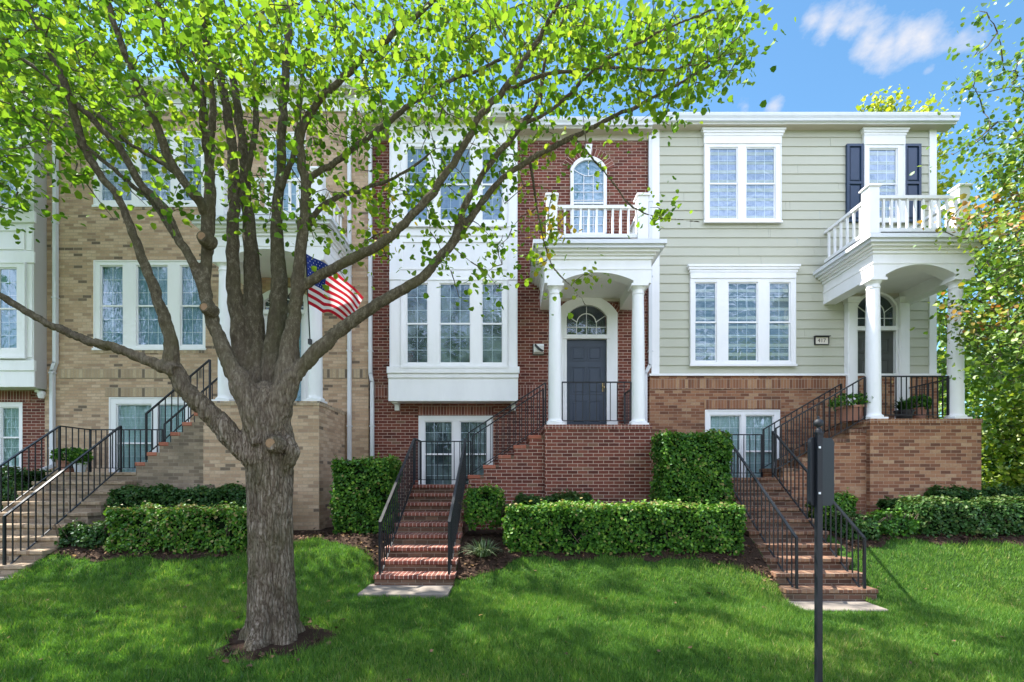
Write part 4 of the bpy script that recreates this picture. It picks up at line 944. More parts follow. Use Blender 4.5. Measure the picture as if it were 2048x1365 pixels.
o = np_mesh('ornamental_grass', V, Fc, 'strap_leaf', origin=q, rnd=R); o['label'] = 'tuft of striped strap-leaved grass at the foot of the red brick steps'; o['category'] = 'ornamental grass'

def pot(name, x, y, z, label, pm, r, h, kind, group='potted plants on the porches and landings'):
    T = thing(name, (x, y, z), label, 'potted plant', group); m = MB()
    m.lathe(x, y, [(0, z), (r * .68, z), (r * .8, z + h * .4), (r * .96, z + h * .86), (r * 1.06, z + h * .87), (r * 1.08, z + h), (r * .95, z + h), (r * .9, z + h * .9), (0, z + h * .88)], pm, 22); m.build('pot', T)
    if kind == 'strap': V, Fc, R = blades(120, x, y, z + h * .85, r * 1.2, .42, .03, (0, .55), 1.0); np_mesh('foliage', V, Fc, 'box_leaf', T, rnd=R)
    else:
        N = 650; u = rng.normal(0, 1, (N, 3)); u /= np.linalg.norm(u, axis=1)[:, None]; p_ = u * rng.uniform(.5, 1, N)[:, None] ** .6 * np.array([r * 1.55, r * 1.5, .17]) + np.array([x, y, z + h + .10])
        V, Fc, R = leaves(p_, .055, rng.uniform(.2, .9, N)); np_mesh('foliage', V, Fc, 'box_leaf', T, rnd=R)
pot('potted_plant', PX(1703, 9.75), 9.75, FD - .0, 'wide terracotta planter of trailing greenery left of the right porch column', 'terracotta', .27, .30, 'bush')
pot('potted_plant', PX(1808, 9.85), 9.85, FD, 'dark strap-leaved plant on the right porch behind the railing', 'dark_metal', .17, .24, 'strap')
pot('potted_plant', PX(1838, 9.9), 9.9, FD, 'small terracotta pot beside the strap-leaved plant on the right porch', 'terracotta', .13, .30, 'bush')
pot('potted_plant', PX(135, 9.95), 9.95, .15, 'terracotta pot of leafy greenery on the left landing', 'terracotta', .17, .25, 'bush')
pot('potted_plant', PX(160, 9.8), 9.8, .15, 'white pot with green leaves on the left landing', 'white_pot', .12, .22, 'bush')

# ------------------------------------------------------------------ flag
T = thing('flag', P(619, 681, YF + .03), 'american flag hanging from a short pole on the tan house porch column', 'flag')
A = P(620, 683, YF + .03); B = P(611, 500, 8.55); m = MB(); m.tube([A, B], [.012, .011], 'dark_metal', 10); m.lathe(B.x, B.y, [(0, B.z), (.02, B.z + .01), (.022, B.z + .03), (0, B.z + .05)], 'brass', 12); m.build('flagpole', T)
m = MB(); m.box(A.x - .03, A.x + .03, A.y - .03, A.y + .05, A.z - .06, A.z + .04, 'dark_metal'); m.build('bracket', T)
nu, nv = 44, 26
h0 = A.lerp(B, .43); h1 = A.lerp(B, .965)
tr = P(733, 598, 8.35); br = P(690, 640, 8.75)
def fl(u, v):
    """u along the fly, v from the foot (0) to the head (1)"""
    a = h0.lerp(h1, v); b = br.lerp(tr, v); p_ = a.lerp(b, u)
    p_.z += .10 * math.sin(u * math.pi) * (v - .15) - .05 * u * (1 - u); am = .15 * u ** .8
    p_.y += am * math.sin(u * 8.2 + v * 2.4 - .5) * 1.1; p_.x += .03 * u * math.sin(u * 9 + v * 3); p_.z += .03 * u * math.sin(u * 12 - v * 2); return p_
m = MB(); gv = [[fl(i / nu, j / nv) for i in range(nu + 1)] for j in range(nv + 1)]
for j in range(nv):
    st = j // 2; 
    for i in range(nu):
        mat = 'flag_blue' if (i < nu * .4 and st >= 6) else ('flag_red' if st % 2 == 0 else 'flag_white')
        m.poly([gv[j][i], gv[j][i + 1], gv[j + 1][i + 1], gv[j + 1][i]], mat)
cl = m.build('flag_cloth', T, smooth=True, merge=True)
m = MB()
for r in range(9):
    for c in range(6 if r % 2 == 0 else 5):
        u = .4 * (c + (.5 if r % 2 == 0 else 1.0)) / 6; v = 12 / 26 + (14 / 26) * (r + .8) / 9.6; s_ = .010
        nrm = (fl(u + .01, v) - fl(u, v)).cross(fl(u, v + .01) - fl(u, v)).normalized()
        for sg in (1, -1):
            pts = []
            for k in range(10):
                rr = s_ * (1 if k % 2 == 0 else .42); an = math.pi / 2 + k * math.pi / 5
                pts.append(fl(u + rr * math.cos(an) * 1.0, v + rr * math.sin(an) * 1.5) + nrm * .004 * sg)
            m.poly(pts, 'flag_white')
m.build('star', cl)

# ------------------------------------------------------------------ sign post in the foreground
Yp = 3.62; px_ = PX(1637, Yp); gz = ground(px_, Yp)
T = thing('sign_post', (px_, Yp, gz), 'black metal sign post with ball finial in the foreground, its panel turned away', 'sign')
m = MB(); ztop = PZ(872, Yp); w_ = .0195
ztop = PZ(868, Yp); m.box(px_ - w_, px_ + w_, Yp - w_, Yp + w_, gz - .2, ztop, 'sign_black'); m.build('post', T)
m = MB(); r_ = .033
m.box(px_ - .026, px_ + .026, Yp - .026, Yp + .026, ztop, ztop + .012, 'sign_black')
zc_ = PZ(832, Yp) - .0
m.lathe(px_, Yp, [(.024, ztop + .012), (.021, ztop + .03), (.012, ztop + .042), (.012, ztop + .05)] + [(.033 * math.cos(a), ztop + .082 + .033 * math.sin(a)) for a in np.linspace(-1.2, 1.35, 10)] + [(.008, ztop + .122), (.005, ztop + .135), (0, ztop + .138)], 'sign_black', 20); m.build('finial', T, smooth=True)
m = MB(); zt2, zb2 = PZ(876, Yp + .06), PZ(1012, Yp + .06); ang = math.radians(25); hw = .145; rc = .045
def rr_(w, z0, z1, r, n=6):
    o = []
    for cx, cz, a0 in ((w - r, z1 - r, 0), (-w + r, z1 - r, 90), (-w + r, z0 + r, 180), (w - r, z0 + r, 270)):
        for k in range(n + 1): a = math.radians(a0 + 90 * k / n); o.append((cx + r * math.cos(a), cz + r * math.sin(a)))
    return o
out = rr_(hw, zb2, zt2, rc); ca, sa = math.cos(ang), math.sin(ang)
def tp(u, v, z): return (px_ + .058 + u * ca - v * sa, Yp + .06 + u * sa + v * ca, z)
n = len(out)
for v, fl_ in ((-.012, 0), (.012, 1)): pts = [tp(u, v, z) for u, z in out]; m.poly(pts if not fl_ else pts[::-1], 'sign_black')
for i in range(n): (a, b), (c, d) = out[i], out[(i + 1) % n]; m.poly([tp(a, -.012, b), tp(a, .012, b), tp(c, .012, d), tp(c, -.012, d)], 'sign_black')
m.build('sign_panel', T)
for z in (zt2 - .08, zb2 + .1):
    m = MB(); m.bar((px_, Yp, z), tp(0, 0, z), .02, .02, 'sign_black'); m.lathe(px_ - .006, Yp - w_ - .004, [(.008, z - .008), (.008, z + .008), (0, z + .008)], 'gutter_white', 8); m.build('mounting_bolt', T)

# ------------------------------------------------------------------ trees
def smooth_path(pts, k=5):
    """Catmull-Rom through (x, y, z, r) rows"""
    p = np.array(pts, float); p = np.vstack([2 * p[0] - p[1], p, 2 * p[-1] - p[-2]]); o = []
    for i in range(1, len(p) - 2):
        for j in range(k):
            t_ = j / k; o.append(.5 * (2 * p[i] + (p[i + 1] - p[i - 1]) * t_ + (2 * p[i - 1] - 5 * p[i] + 4 * p[i + 1] - p[i + 2]) * t_ ** 2 + (3 * p[i] - p[i - 1] - 3 * p[i + 1] + p[i + 2]) * t_ ** 3))
    o.append(p[-2]); return np.array(o)
def limb(rows, y0, y1, jit=.02):
    """rows: (px, py, radius in px at the tree's distance); depth runs from y0 to y1 along the limb; returns world (x, y, z, r)"""
    n = len(rows); o = []
    for i, (a, b, r) in enumerate(rows):
        Y = y0 + (y1 - y0) * (i / max(1, n - 1)) ** 1.1; q = P(a, b, Y); k_ = .72 if b < 600 else (.72 + .1 * (b - 600) / 180 if b < 780 else .82); o.append((q.x, q.y, q.z, r * k_ / F * 5.0))
    x_, y_, z_, r_ = o[0]; o[0] = (x_, y_, z_, min(r_, .10)); p = smooth_path(o); p[:, :3] += rng.normal(0, jit * .25, (len(p), 3)); return p
TB = TREE
T = thing('street_tree', TB, 'big leafy street tree with many steep limbs on the lawn, left of the centre', 'tree')
tk = MB(); LIMBS = []
# trunk: ridged tube with a flared foot
prof = [(1322, 86, 0), (1302, 70, 0), (1280, 58, 0), (1245, 52, 1), (1190, 48, 1), (1120, 46, 0), (1050, 45, -1), (980, 46, -2), (930, 49, -3), (890, 52, -6), (860, 50, -9), (825, 45, -12), (790, 38, -14), (770, 20, -14), (764, 4, -14)]
rows = []
for py, r, dx in prof: q = P(545 + dx, py, 5.0); rows.append((q.x, q.y, q.z, r * .87 / F * 5.0))
tp_ = smooth_path(rows, 6); ph = rng.uniform(0, 6, 8)
def ridge(i, base):
    def f(a):
        z = tp_[i][2]
        fl = max(0, (-1.35 - z) / .45)
        b = .035 * math.sin(3 * a + ph[0] + z * .7) + .03 * math.sin(5 * a + ph[1] - z * 1.3) + .05 * mnoise.noise((math.cos(a) * 5, math.sin(a) * 5, z * 1.6)) + .045 * mnoise.noise((math.cos(a) * 14, math.sin(a) * 14, z * 3.5))
        return base * (1 + b + .13 * fl + .26 * fl * math.sin(5 * a + ph[2]) + .08 * fl * math.sin(9 * a))
    return f
tk.tube([p_[:3] for p_ in tp_], [ridge(i, p_[3]) for i, p_ in enumerate(tp_)], 'bark', 56, True)
SPEC = [
    # lower left limb and its two forks
    ([(530, 940, 40), (470, 880, 26), (420, 828, 22), (375, 780, 20), (345, 735, 19), (343, 690, 16), (328, 632, 14), (298, 550, 12), (265, 468, 10), (240, 400, 9), (200, 350, 9), (168, 292, 9), (150, 235, 9), (128, 165, 9), (95, 90, 8), (60, 20, 7), (20, -60, 5)], 4.9, 4.3),
    ([(352, 745, 18), (325, 733, 14), (250, 703, 11), (180, 683, 10), (110, 655, 9), (50, 622, 8), (0, 590, 8), (-60, 555, 6)], 4.75, 4.35),
    # second limb and the stem that leaves it
    ([(525, 890, 42), (488, 775, 27), (463, 735, 20), (440, 680, 17), (424, 640, 16), (410, 588, 14), (387, 530, 12), (355, 474, 11), (330, 418, 11), (282, 369, 10), (242, 300, 9), (193, 248, 8), (153, 208, 8), (90, 150, 6), (20, 100, 5)], 4.85, 4.7),
    ([(415, 610, 13), (412, 560, 13), (415, 500, 15), (416, 450, 17), (420, 390, 15), (419, 320, 12), (426, 240, 10), (420, 150, 9), (408, 70, 8), (400, -20, 7), (385, -180, 5)], 4.8, 5.0),
    ([(414, 430, 13), (397, 404, 12), (342, 325, 11), (301, 222, 10), (260, 137, 8), (219, 17, 7), (190, -80, 5)], 4.85, 4.2),
    ([(418, 415, 9), (385, 380, 8), (330, 330, 7), (262, 290, 6), (190, 225, 6), (110, 205, 5), (0, 170, 4)], 4.9, 5.6),
    ([(350, 475, 8), (300, 400, 7), (240, 350, 6), (165, 285, 6), (120, 240, 5), (60, 225, 4), (-10, 205, 4)], 4.8, 5.3),
    ([(420, 350, 9), (408, 280, 8), (398, 200, 8), (360, 130, 7), (330, 50, 7), (300, -40, 5)], 4.95, 4.4),
    ([(410, 250, 7), (402, 150, 7), (380, 80, 6), (362, 10, 6), (350, -80, 5)], 4.95, 5.5),
    # middle stems
    ([(525, 880, 38), (505, 800, 30), (485, 720, 24), (474, 640, 20), (467, 560, 18), (466, 470, 16), (468, 380, 15), (465, 300, 14), (455, 230, 12), (440, 150, 11), (420, 90, 10), (408, 0, 9), (398, -150, 6)], 5.05, 5.3),
    ([(535, 870, 40), (524, 790, 30), (515, 720, 26), (508, 640, 25), (506, 570, 24), (500, 480, 19), (492, 390, 15), (487, 300, 13), (472, 200, 11), (458, 100, 9), (445, 0, 8), (438, -140, 5)], 5.08, 5.6),
    ([(548, 870, 42), (545, 780, 32), (552, 690, 27), (556, 620, 24), (557, 560, 22), (553, 470, 17), (556, 400, 14), (562, 330, 13), (566, 230, 12), (572, 130, 11), (578, 40, 10), (585, -80, 8), (590, -260, 5)], 5.1, 5.4),
    ([(552, 860, 40), (573, 760, 29), (585, 660, 19), (592, 590, 17), (600, 520, 15), (606, 450, 14), (612, 380, 13), (602, 310, 11), (604, 258, 10), (644, 195, 9), (716, 127, 8), (791, 65, 7), (867, 3, 6), (930, -60, 4)], 5.0, 4.6),
    ([(470, 420, 11), (498, 330, 9), (512, 240, 9), (508, 150, 8), (520, 60, 7), (540, -60, 5)], 5.2, 5.9),
    ([(560, 380, 10), (590, 300, 8), (600, 200, 8), (612, 110, 7), (650, 20, 6), (680, -80, 4)], 5.2, 5.8),
    # right limbs
    ([(545, 860, 42), (572, 772, 25), (605, 732, 18), (650, 688, 17), (700, 645, 16), (750, 612, 15), (800, 582, 14), (845, 555, 13), (880, 515, 12), (907, 484, 12), (940, 440, 10), (995, 365, 8), (1060, 320, 8), (1147, 274, 7), (1215, 240, 6), (1290, 205, 5), (1370, 160, 4), (1440, 120, 3)], 4.9, 5.2),
    ([(905, 488, 11), (926, 421, 10), (950, 375, 9), (978, 332, 8), (1041, 253, 8), (1079, 198, 7), (1090, 120, 5), (1120, 60, 4), (1150, -30, 3)], 5.05, 4.7),
    ([(585, 600, 17), (605, 575, 14), (650, 546, 13), (700, 520, 13), (745, 498, 12), (798, 458, 11), (867, 383, 10), (928, 291, 9), (963, 226, 8), (1010, 178, 8), (1058, 109, 7), (1086, 62, 6), (1113, 14, 5), (1150, -70, 4)], 4.95, 4.4),
    ([(606, 400, 11), (625, 352, 9), (661, 332, 9), (730, 280, 8), (791, 233, 8), (839, 195, 7), (901, 161, 6), (980, 130, 5), (1100, 60, 4)], 5.0, 5.6),
    ([(600, 470, 10), (644, 414, 8), (690, 390, 7), (737, 376, 6), (800, 350, 5), (860, 310, 4)], 5.05, 5.7),
    ([(1041, 253, 6), (1110, 215, 5), (1200, 130, 5), (1290, 80, 4), (1400, 30, 3), (1480, 5, 2)], 4.85, 4.4),
    ([(1010, 180, 6), (1100, 150, 5), (1230, 135, 4), (1350, 140, 3), (1460, 110, 2)], 4.7, 4.5),
    ([(1060, 322, 5), (1085, 470, 3), (1108, 535, 3), (1150, 580, 2), (1178, 622, 2)], 5.2, 5.35),
    ([(1147, 276, 4), (1215, 350, 3), (1260, 410, 3), (1310, 432, 2), (1402, 444, 2)], 5.2, 5.3),
]
for rows, y0, y1 in SPEC:
    p = limb(rows, y0, y1); LIMBS.append(p)
    ns = 14 if p[0, 3] > .06 else 8
    tk.tube([q[:3] for q in p], [(lambda b, z: (lambda a: b * (1 + .10 * mnoise.noise((math.cos(a) * 3, math.sin(a) * 3, z * 6)))))(q[3], i_ * .21) for i_, q in enumerate(p)], 'bark', ns, True)
tk.tube([P(565, 945, 4.9), P(578, 925, 4.9), P(585, 903, 4.9), P(578, 882, 4.92), P(565, 868, 4.95)], [.03, .06, .072, .055, .03], 'bark', 12, True)   # a burl on the right side
raw = tk.build('trunk', T)
md = raw.modifiers.new('remesh', 'REMESH'); md.mode = 'VOXEL'; md.voxel_size = .011; md.use_smooth_shade = True
md = raw.modifiers.new('smooth', 'SMOOTH'); md.iterations = 4; md.factor = .5
bpy.context.view_layer.update(); me_ = bpy.data.meshes.new_from_object(raw.evaluated_get(bpy.context.evaluated_depsgraph_get())); raw.modifiers.clear(); raw.data = me_; me_.name = 'trunk'
if not me_.materials: me_.materials.append(MATS['bark'])
nv_ = len(me_.vertices); co_ = np.empty(nv_ * 3); me_.vertices.foreach_get('co', co_); co_ = co_.reshape(-1, 3); no_ = np.empty(nv_ * 3); me_.vertices.foreach_get('normal', no_); no_ = no_.reshape(-1, 3); dz_ = np.zeros(nv_)
for i_ in range(nv_):
    x, y, z = co_[i_] + np.array(TB); f_ = max(.22, min(1, (2.3 - z) / 1.6)); wx = .35 * mnoise.noise((x * 4, y * 4, z * 2.2)) + .12 * mnoise.noise((x * 13, y * 13, z * 9))
    a_ = abs(mnoise.noise((x * 15 + wx * 3, y * 15 - wx * 2, z * 2.1 + wx))); b_ = abs(mnoise.noise((x * 31, y * 31 + wx * 3, z * 5.5)))
    dz_[i_] = f_ * (.030 * min(a_ * 2.2, .62) + .012 * min(b_ * 2, .6) - .016) + .010 * f_ * mnoise.noise((x * 6, y * 6, z * 5))
co_ += no_ * dz_[:, None]; me_.vertices.foreach_set('co', co_.ravel()); me_.update()
me_.polygons.foreach_set('use_smooth', [True] * len(me_.polygons)); me_.polygons.foreach_set('material_index', [0] * len(me_.polygons))
trunk = raw
# pruned stubs
for px, py, r, L in ((546, 888, 15, .05), (410, 478, 12, .05), (415, 618, 11, .05)):
    q = P(px, py, 4.76 if px > 500 else 4.72); d = Vector((.15 if px > 560 else -.05, -1, .05)).normalized()
    if px == 596: q = P(px - 12, py, 4.95); d = Vector((.75, -.5, .1)).normalized()
    m = MB(); rr = r / F * 5; pts = [q - d * .08, q, q + d * L]; m.tube(pts, [rr * 1.25, rr * 1.15, rr * .85], 'bark', 14)
    e = [q + d * (L + .002) + (Vector((1, 0, 0)) * math.cos(k * .628) + Vector((0, 0, 1)) * math.sin(k * .628)) * rr * .6 for k in range(10)]; m.poly(e[::-1], 'cut_wood'); m.build('branch_stub', trunk, smooth=False)

def crown(T, regions, limbs, mat, leaf, per, shape, twig=.006, base=(.0, .9), rad=.2, maxd=1.6, extra=None, hi=1.0, xh=None):
    C = []; Yl = []
    for x0, y0, x1, y1, n, ya, yb, hue in regions:
        xs_ = rng.uniform(x0, x1, n); ys_ = rng.uniform(y0, y1, n); Y = rng.uniform(ya, yb, n)
        C.append(np.stack([(xs_ - VX) / F * Y, Y, (HY - ys_) / F * Y], 1)); Yl.append(np.full(n, hue))
    C = np.concatenate(C); Yl = np.concatenate(Yl)
    if extra is not None: C = np.concatenate([C, extra]); Yl = np.concatenate([Yl, np.zeros(len(extra)) if xh is None else xh])
    A = np.concatenate([l_[2:, :3] for l_ in limbs]); tw = MB()
    d0 = np.array([np.min(((A - c) ** 2).sum(1)) for c in C]); order = np.argsort(d0); C, Yl = C[order], Yl[order]
    pts = []; hue = []
    for c, hu in zip(C, Yl):
        k = np.argmin(((A - c) ** 2).sum(1)); a = A[k]; d = c - a; L = np.linalg.norm(d)
        if L > maxd: c = a + d / L * maxd * rng.uniform(.6, 1)
        L = np.linalg.norm(c - a)
        if L > .05:
            mid = (a + c) / 2 + rng.normal(0, L * .08, 3) + np.array([0, 0, .06 * L])
            tw.tube([a, mid, c], [twig * (1 + L * .6), twig * .8, twig * .4], 'limb_bark', 4)
            A = np.vstack([A, mid, c])
        n = per + rng.integers(-3, 4)
        q = c + rng.normal(0, 1, (n, 3)) * np.array([rad, rad, rad * .75]) ; pts.append(q); hue.append(np.full(n, hu))
        t_ = rng.random(3); q = (np.array([a] * 3) + (c - a) * t_[:, None]) + rng.normal(0, .05, (3, 3)); pts.append(q); hue.append(np.full(3, hu))
    pts = np.concatenate(pts); hue = np.concatenate(hue)
    r = np.clip(base[0] + rng.beta(1.6, 1.8, len(pts)) * (base[1] - base[0]) * .85 + hue, 0, 1)
    V, Fc, R = leaves(pts, np.where(pts[:, 2] > 1.03 * pts[:, 1] + .25, leaf * hi, leaf), r, shape, .75, None, .9)
    o = np_mesh('crown', V, Fc, mat, T, rnd=R)
    tw.build('twigs', o)
    return o
reg = [  # x0, y0, x1, y1, clusters, nearest, farthest, hue shift
    (-40, -20, 420, 130, 165, 3.9, 6.6, 0), (380, -20, 820, 130, 160, 3.9, 6.8, .05), (800, -20, 1180, 130, 150, 4.0, 6.6, .08), (1150, -10, 1500, 110, 105, 4.2, 6.0, .04),
    (-40, 110, 380, 240, 120, 4.0, 6.6, .05), (380, 120, 760, 250, 105, 4.2, 6.8, .1), (760, 120, 1150, 250, 110, 4.2, 6.6, .06), (1150, 90, 1510, 190, 62, 4.4, 5.9, .02), (1150, 180, 1400, 255, 34, 4.6, 5.9, .03),
    (-40, 230, 110, 340, 34, 4.0, 5.4, -.05), (110, 240, 400, 330, 34, 4.6, 6.6, .12), (400, 240, 760, 400, 75, 4.3, 6.6, .04), (760, 250, 1050, 400, 62, 4.5, 6.4, .0), (1050, 250, 1200, 330, 12, 4.8, 6.0, .1),
    (-20, 340, 70, 430, 9, 4.1, 4.8, -.1), (250, 330, 400, 430, 8, 4.5, 5.4, -.05), (480, 380, 700, 490, 24, 4.3, 6.0, -.02), (690, 380, 800, 560, 18, 4.8, 6.2, .18), (840, 400, 1030, 520, 26, 4.8, 6.0, .0), (900, 510, 1040, 600, 12, 4.9, 5.8, .02), (1035, 370, 1110, 480, 13, 5.4, 6.2, .38),
    (1040, 480, 1110, 610, 7, 5.3, 6.0, .25), (1120, 545, 1200, 625, 5, 5.1, 5.5, .2), (1290, 415, 1405, 465, 7, 5.2, 5.5, .08), (745, 260, 780, 560, 8, 5.6, 6.4, .35)]
# unseen leaf clusters added above the view to shade the lawn
EL, AZ = math.radians(56), math.radians(-71)     # the sun stands just behind the row, to the left
sd = Vector((math.sin(AZ) * math.cos(EL), math.cos(AZ) * math.cos(EL), math.sin(EL)))
ex = []                                        # added clusters, traced back along sun rays from chosen lawn spots
while len(ex) < 400:
    x, y = rng.uniform(-6.5, 8.5), rng.uniform(3.6, 7.6)
    if mnoise.noise((x * .95, y * 1.5, 3.1)) < .0 + .3 * (y < 4.7): continue
    k_ = (1.03 * y + .4 + 1.7 + rng.uniform(0, 1.3)) / (sd.z - 1.03 * sd.y); q = Vector((x, y, -1.7)) + sd * k_
    if q.y > 9.9 or q.z > 12.5 or q.x < -9.5: continue
    ex.append(tuple(q))
EX = np.array(ex)
reg = [(*r_[:4], int(r_[4] * (.95 if r_[3] < 131 else .74 if r_[3] < 260 else .66)), *r_[5:]) for r_ in reg]
crown(T, reg, LIMBS, 'maple_leaf', .056, 11, LOBED, base=(.05, .92), rad=.135, extra=EX, hi=1.6)

def tree(name, x, y, h, label, mat, crown_c, crown_r, n, leaf, per=9, trunk_r=.16, lean=(0, 0), base=(0, 1.0), group=None, zmin=None, rad=.3, seed=0, gz=None, keep=None, hue=None):
    gz = ground(min(max(x, -12), 13), min(max(y, 3), 11)) if gz is None else gz
    T = thing(name, (x, y, gz), label, 'tree', group); tk = MB(); L = []
    cc, cr = np.array(crown_c, float), np.array(crown_r, float)
    top = np.array([x + lean[0], y + lean[1], cc[2] + cr[2] * .6])
    base_ = np.array([x, y, gz - .1]); path = smooth_path([(*(base_ + (top - base_) * t_ + np.array([math.sin(t_ * 5 + x), math.cos(t_ * 4 + y), 0]) * .08 * t_), trunk_r * (1 - .8 * t_)) for t_ in (0, .15, .35, .55, .78, 1)], 4)
    L.append(path); tk.tube([p_[:3] for p_ in path], [p_[3] * (1.35 if i == 0 else 1) for i, p_ in enumerate(path)], 'limb_bark', 12)
    for k in range(9):
        i = int(len(path) * rng.uniform(.35, .85)); a = rng.uniform(0, 2 * np.pi); s = path[i]; e = cc + cr * .75 * np.array([math.cos(a), math.sin(a), rng.uniform(-.5, .7)])
        mid = (s[:3] + e) / 2 + np.array([0, 0, -.1 * np.linalg.norm(e - s[:3])]); q = smooth_path([(*s[:3], s[3] * .6), (*mid, s[3] * .4), (*e, .012)], 5); L.append(q); tk.tube([p_[:3] for p_ in q], [p_[3] for p_ in q], 'limb_bark', 6)
    tk.build('trunk', T, smooth=True)
    u = rng.normal(0, 1, (n, 3)); u /= np.linalg.norm(u, axis=1)[:, None]; r = rng.uniform(.25, 1, n) ** .5
    lump = 1 + .22 * np.sin(u[:, 0] * 5 + x) * np.cos(u[:, 2] * 5 + y) + .15 * np.sin(u[:, 1] * 9 + u[:, 0] * 7)
    E = cc + u * cr * (r * lump)[:, None]
    if zmin is not None: E = E[E[:, 2] > zmin]
    if keep: E = E[[keep(e) for e in E]]
    xh = np.array([hue(e) for e in E]) if hue else None
    crown(T, [(0, 0, 1, 1, 1, 12, 12.1, 0)][:0] or [(VX, HY, VX + 1, HY + 1, 0, y, y + .1, 0)], L, mat, leaf, per, LOBED, base=base, rad=rad, maxd=9, extra=E, twig=.011, xh=xh)
    return T
GB = 'trees beyond the right end of the row'
def pxy(e): return VX + F * e[0] / e[1], HY - F * e[2] / e[1]
def mk(e):
    x, y = pxy(e)
    if y > 770: return False
    if x > 2070: return True
    if 370 < y < 480: return x > 1885 or rng.random() < .1
    if 580 < y < 680: return x > 1895
    if y < 330: return x > 1890 + 45 * math.sin(y / 60) and rng.random() < .9
    return x > 1962 + 18 * math.sin(y / 40)
def mh(e):
    x, y = pxy(e); b = max(0, 1 - abs(y - 425) / 70, .8 - abs(y - 630) / 60); return .26 * b - .1 * (1 - b)
tree('maple_tree', 10.6, 8.4, 9, 'tree with green and orange leaves reaching in from the right edge', 'autumn_leaf', (10.3, 8.4, 4.1), (2.6, 1.3, 4.0), 1250, .072, 14, .13, zmin=.2, rad=.2, base=(.1, .9), keep=mk, hue=mh)
tree('shade_tree', 17.4, 14.6, 9, 'green tree with thin crown behind the maple at the right edge', 'bright_leaf', (14.8, 14.4, 4.6), (3.2, 2.4, 3.6), 520, .13, 9, .2, group=GB, base=(0, .7), gz=-.9, zmin=2.5)
tree('shade_tree', 17.3, 15.4, 4, 'bright yellow-green bushy tree low at the right edge', 'bright_leaf', (16.5, 15.3, 1.1), (1.5, 1.2, 2.2), 420, .12, 9, .1, group=GB, base=(.3, 1), gz=-.9)
tree('shade_tree', 16.4, 17.2, 9, 'dark green tree right beside the brown brick porch wall', 'box_leaf', (16.85, 17.0, .7), (.95, 1.6, 2.2), 300, .13, 9, .16, group=GB, base=(0, .6), gz=-.9)
tree('shade_tree', 19.7, 24, 16, 'yellow-leaved tree showing above the sage house roof', 'yellow_leaf', (19.3, 24, 15.2), (2.2, 1.8, 3.9), 760, .17, 9, .3, group=GB, gz=-.9)
tree('shade_tree', 33, 30, 11, 'pale yellow-green tree far behind at the right edge', 'bright_leaf', (31, 30, 4.5), (6, 4, 6), 800, .26, 9, .3, group=GB, base=(.2, 1), rad=.6, gz=-.9)

tree('street_tree', -12.2, 5.6, 10, 'next street tree along the row, its crown reaching in at the left edge', 'maple_leaf', (-10.2, 7.2, 7.6), (4.2, 3.0, 3.6), 760, .11, 9, .2, zmin=3.6, rad=.26, base=(.05, .85))
tw_ = MB(); pts_ = []
for k in range(13):
    c_ = np.array([-42 + k * 7 + rng.uniform(-1.5, 1.5), -20 + rng.uniform(-3, 3), rng.uniform(5, 7)]); r_ = np.array([4.4, 3, rng.uniform(6, 8.5)]); u = rng.normal(0, 1, (700, 3)); u /= np.linalg.norm(u, axis=1)[:, None]
    pts_.append(c_ + u * r_ * rng.uniform(.4, 1, 700)[:, None] ** .5)
pts_ = np.concatenate(pts_); V, Fc, R = leaves(pts_, .75, rng.uniform(0, .7, len(pts_)), LOBED)
o = np_mesh('tree_line', V, Fc, 'maple_leaf', rnd=R); o['kind'] = 'stuff'; o['label'] = 'wood across the street, mirrored in the windows'

# ------------------------------------------------------------------ grass
N = 330000
gx = rng.uniform(-7.6, 12.0, N * 2); gy = 3.35 + (9.0 - 3.35) * rng.random(N * 2) ** 1.25
lim = (np.abs(gx - 0) < gy * 1.13 + .3); gx, gy = gx[lim], gy[lim]
edge = np.array([0.0]); be = np.interp(gx, np.arange(-8, 13, .05), [bed_edge(x) for x in np.arange(-8, 13, .05)]) + .05 * np.sin(5 * gx) + .03 * np.sin(13 * gx + 1)
ok = gy < be + rng.normal(0, .02, len(gx))
for s in STAIRS.values(): ok &= ~((gx > s['x0'] - .02) & (gx < s['x1'] + .02) & (gy > s['by'] - .03))
for x0, x1, y0, y1 in SLABS.values(): ok &= ~((gx > x0 - .0) & (gx < x1 + .0) & (gy > y0) & (gy < y1 + .1))
dt = np.hypot((gx - TREE.x) / 1.12, gy - TREE.y); ok &= ~((dt < .36) | ((dt < .5) & (rng.random(len(gx)) < .7)))
gx, gy = gx[ok][:N], gy[ok][:N]; n = len(gx)
# heights by bilinear lookup of the terrain function
GX, GY = np.arange(-9, 13.01, .1), np.arange(3.2, 9.21, .1); GZ = np.array([[ground(x, y) for x in GX] for y in GY])
ix = (gx - GX[0]) / .1; iy = (gy - GY[0]) / .1; i0 = ix.astype(int); j0 = iy.astype(int); fx, fy = ix - i0, iy - j0
gz = GZ[j0, i0] * (1 - fx) * (1 - fy) + GZ[j0, i0 + 1] * fx * (1 - fy) + GZ[j0 + 1, i0] * (1 - fx) * fy + GZ[j0 + 1, i0 + 1] * fx * fy
patch = .5 + .5 * np.sin(gx * 2.1 + 1.3 * np.sin(gy * 1.7)) * np.sin(gy * 2.9 + np.sin(gx * 1.1)); clump = .5 + .5 * np.sin(gx * 11 + 3 * np.sin(gy * 7)) * np.sin(gy * 13 + 2 * np.sin(gx * 9))
a = rng.uniform(0, 2 * np.pi, n); hgt = rng.uniform(.03, .08, n) * (.62 + .6 * clump + .25 * patch); w = rng.uniform(.0035, .0065, n); lean = rng.uniform(.1, .75, n); la = a + rng.normal(0, 1, n)
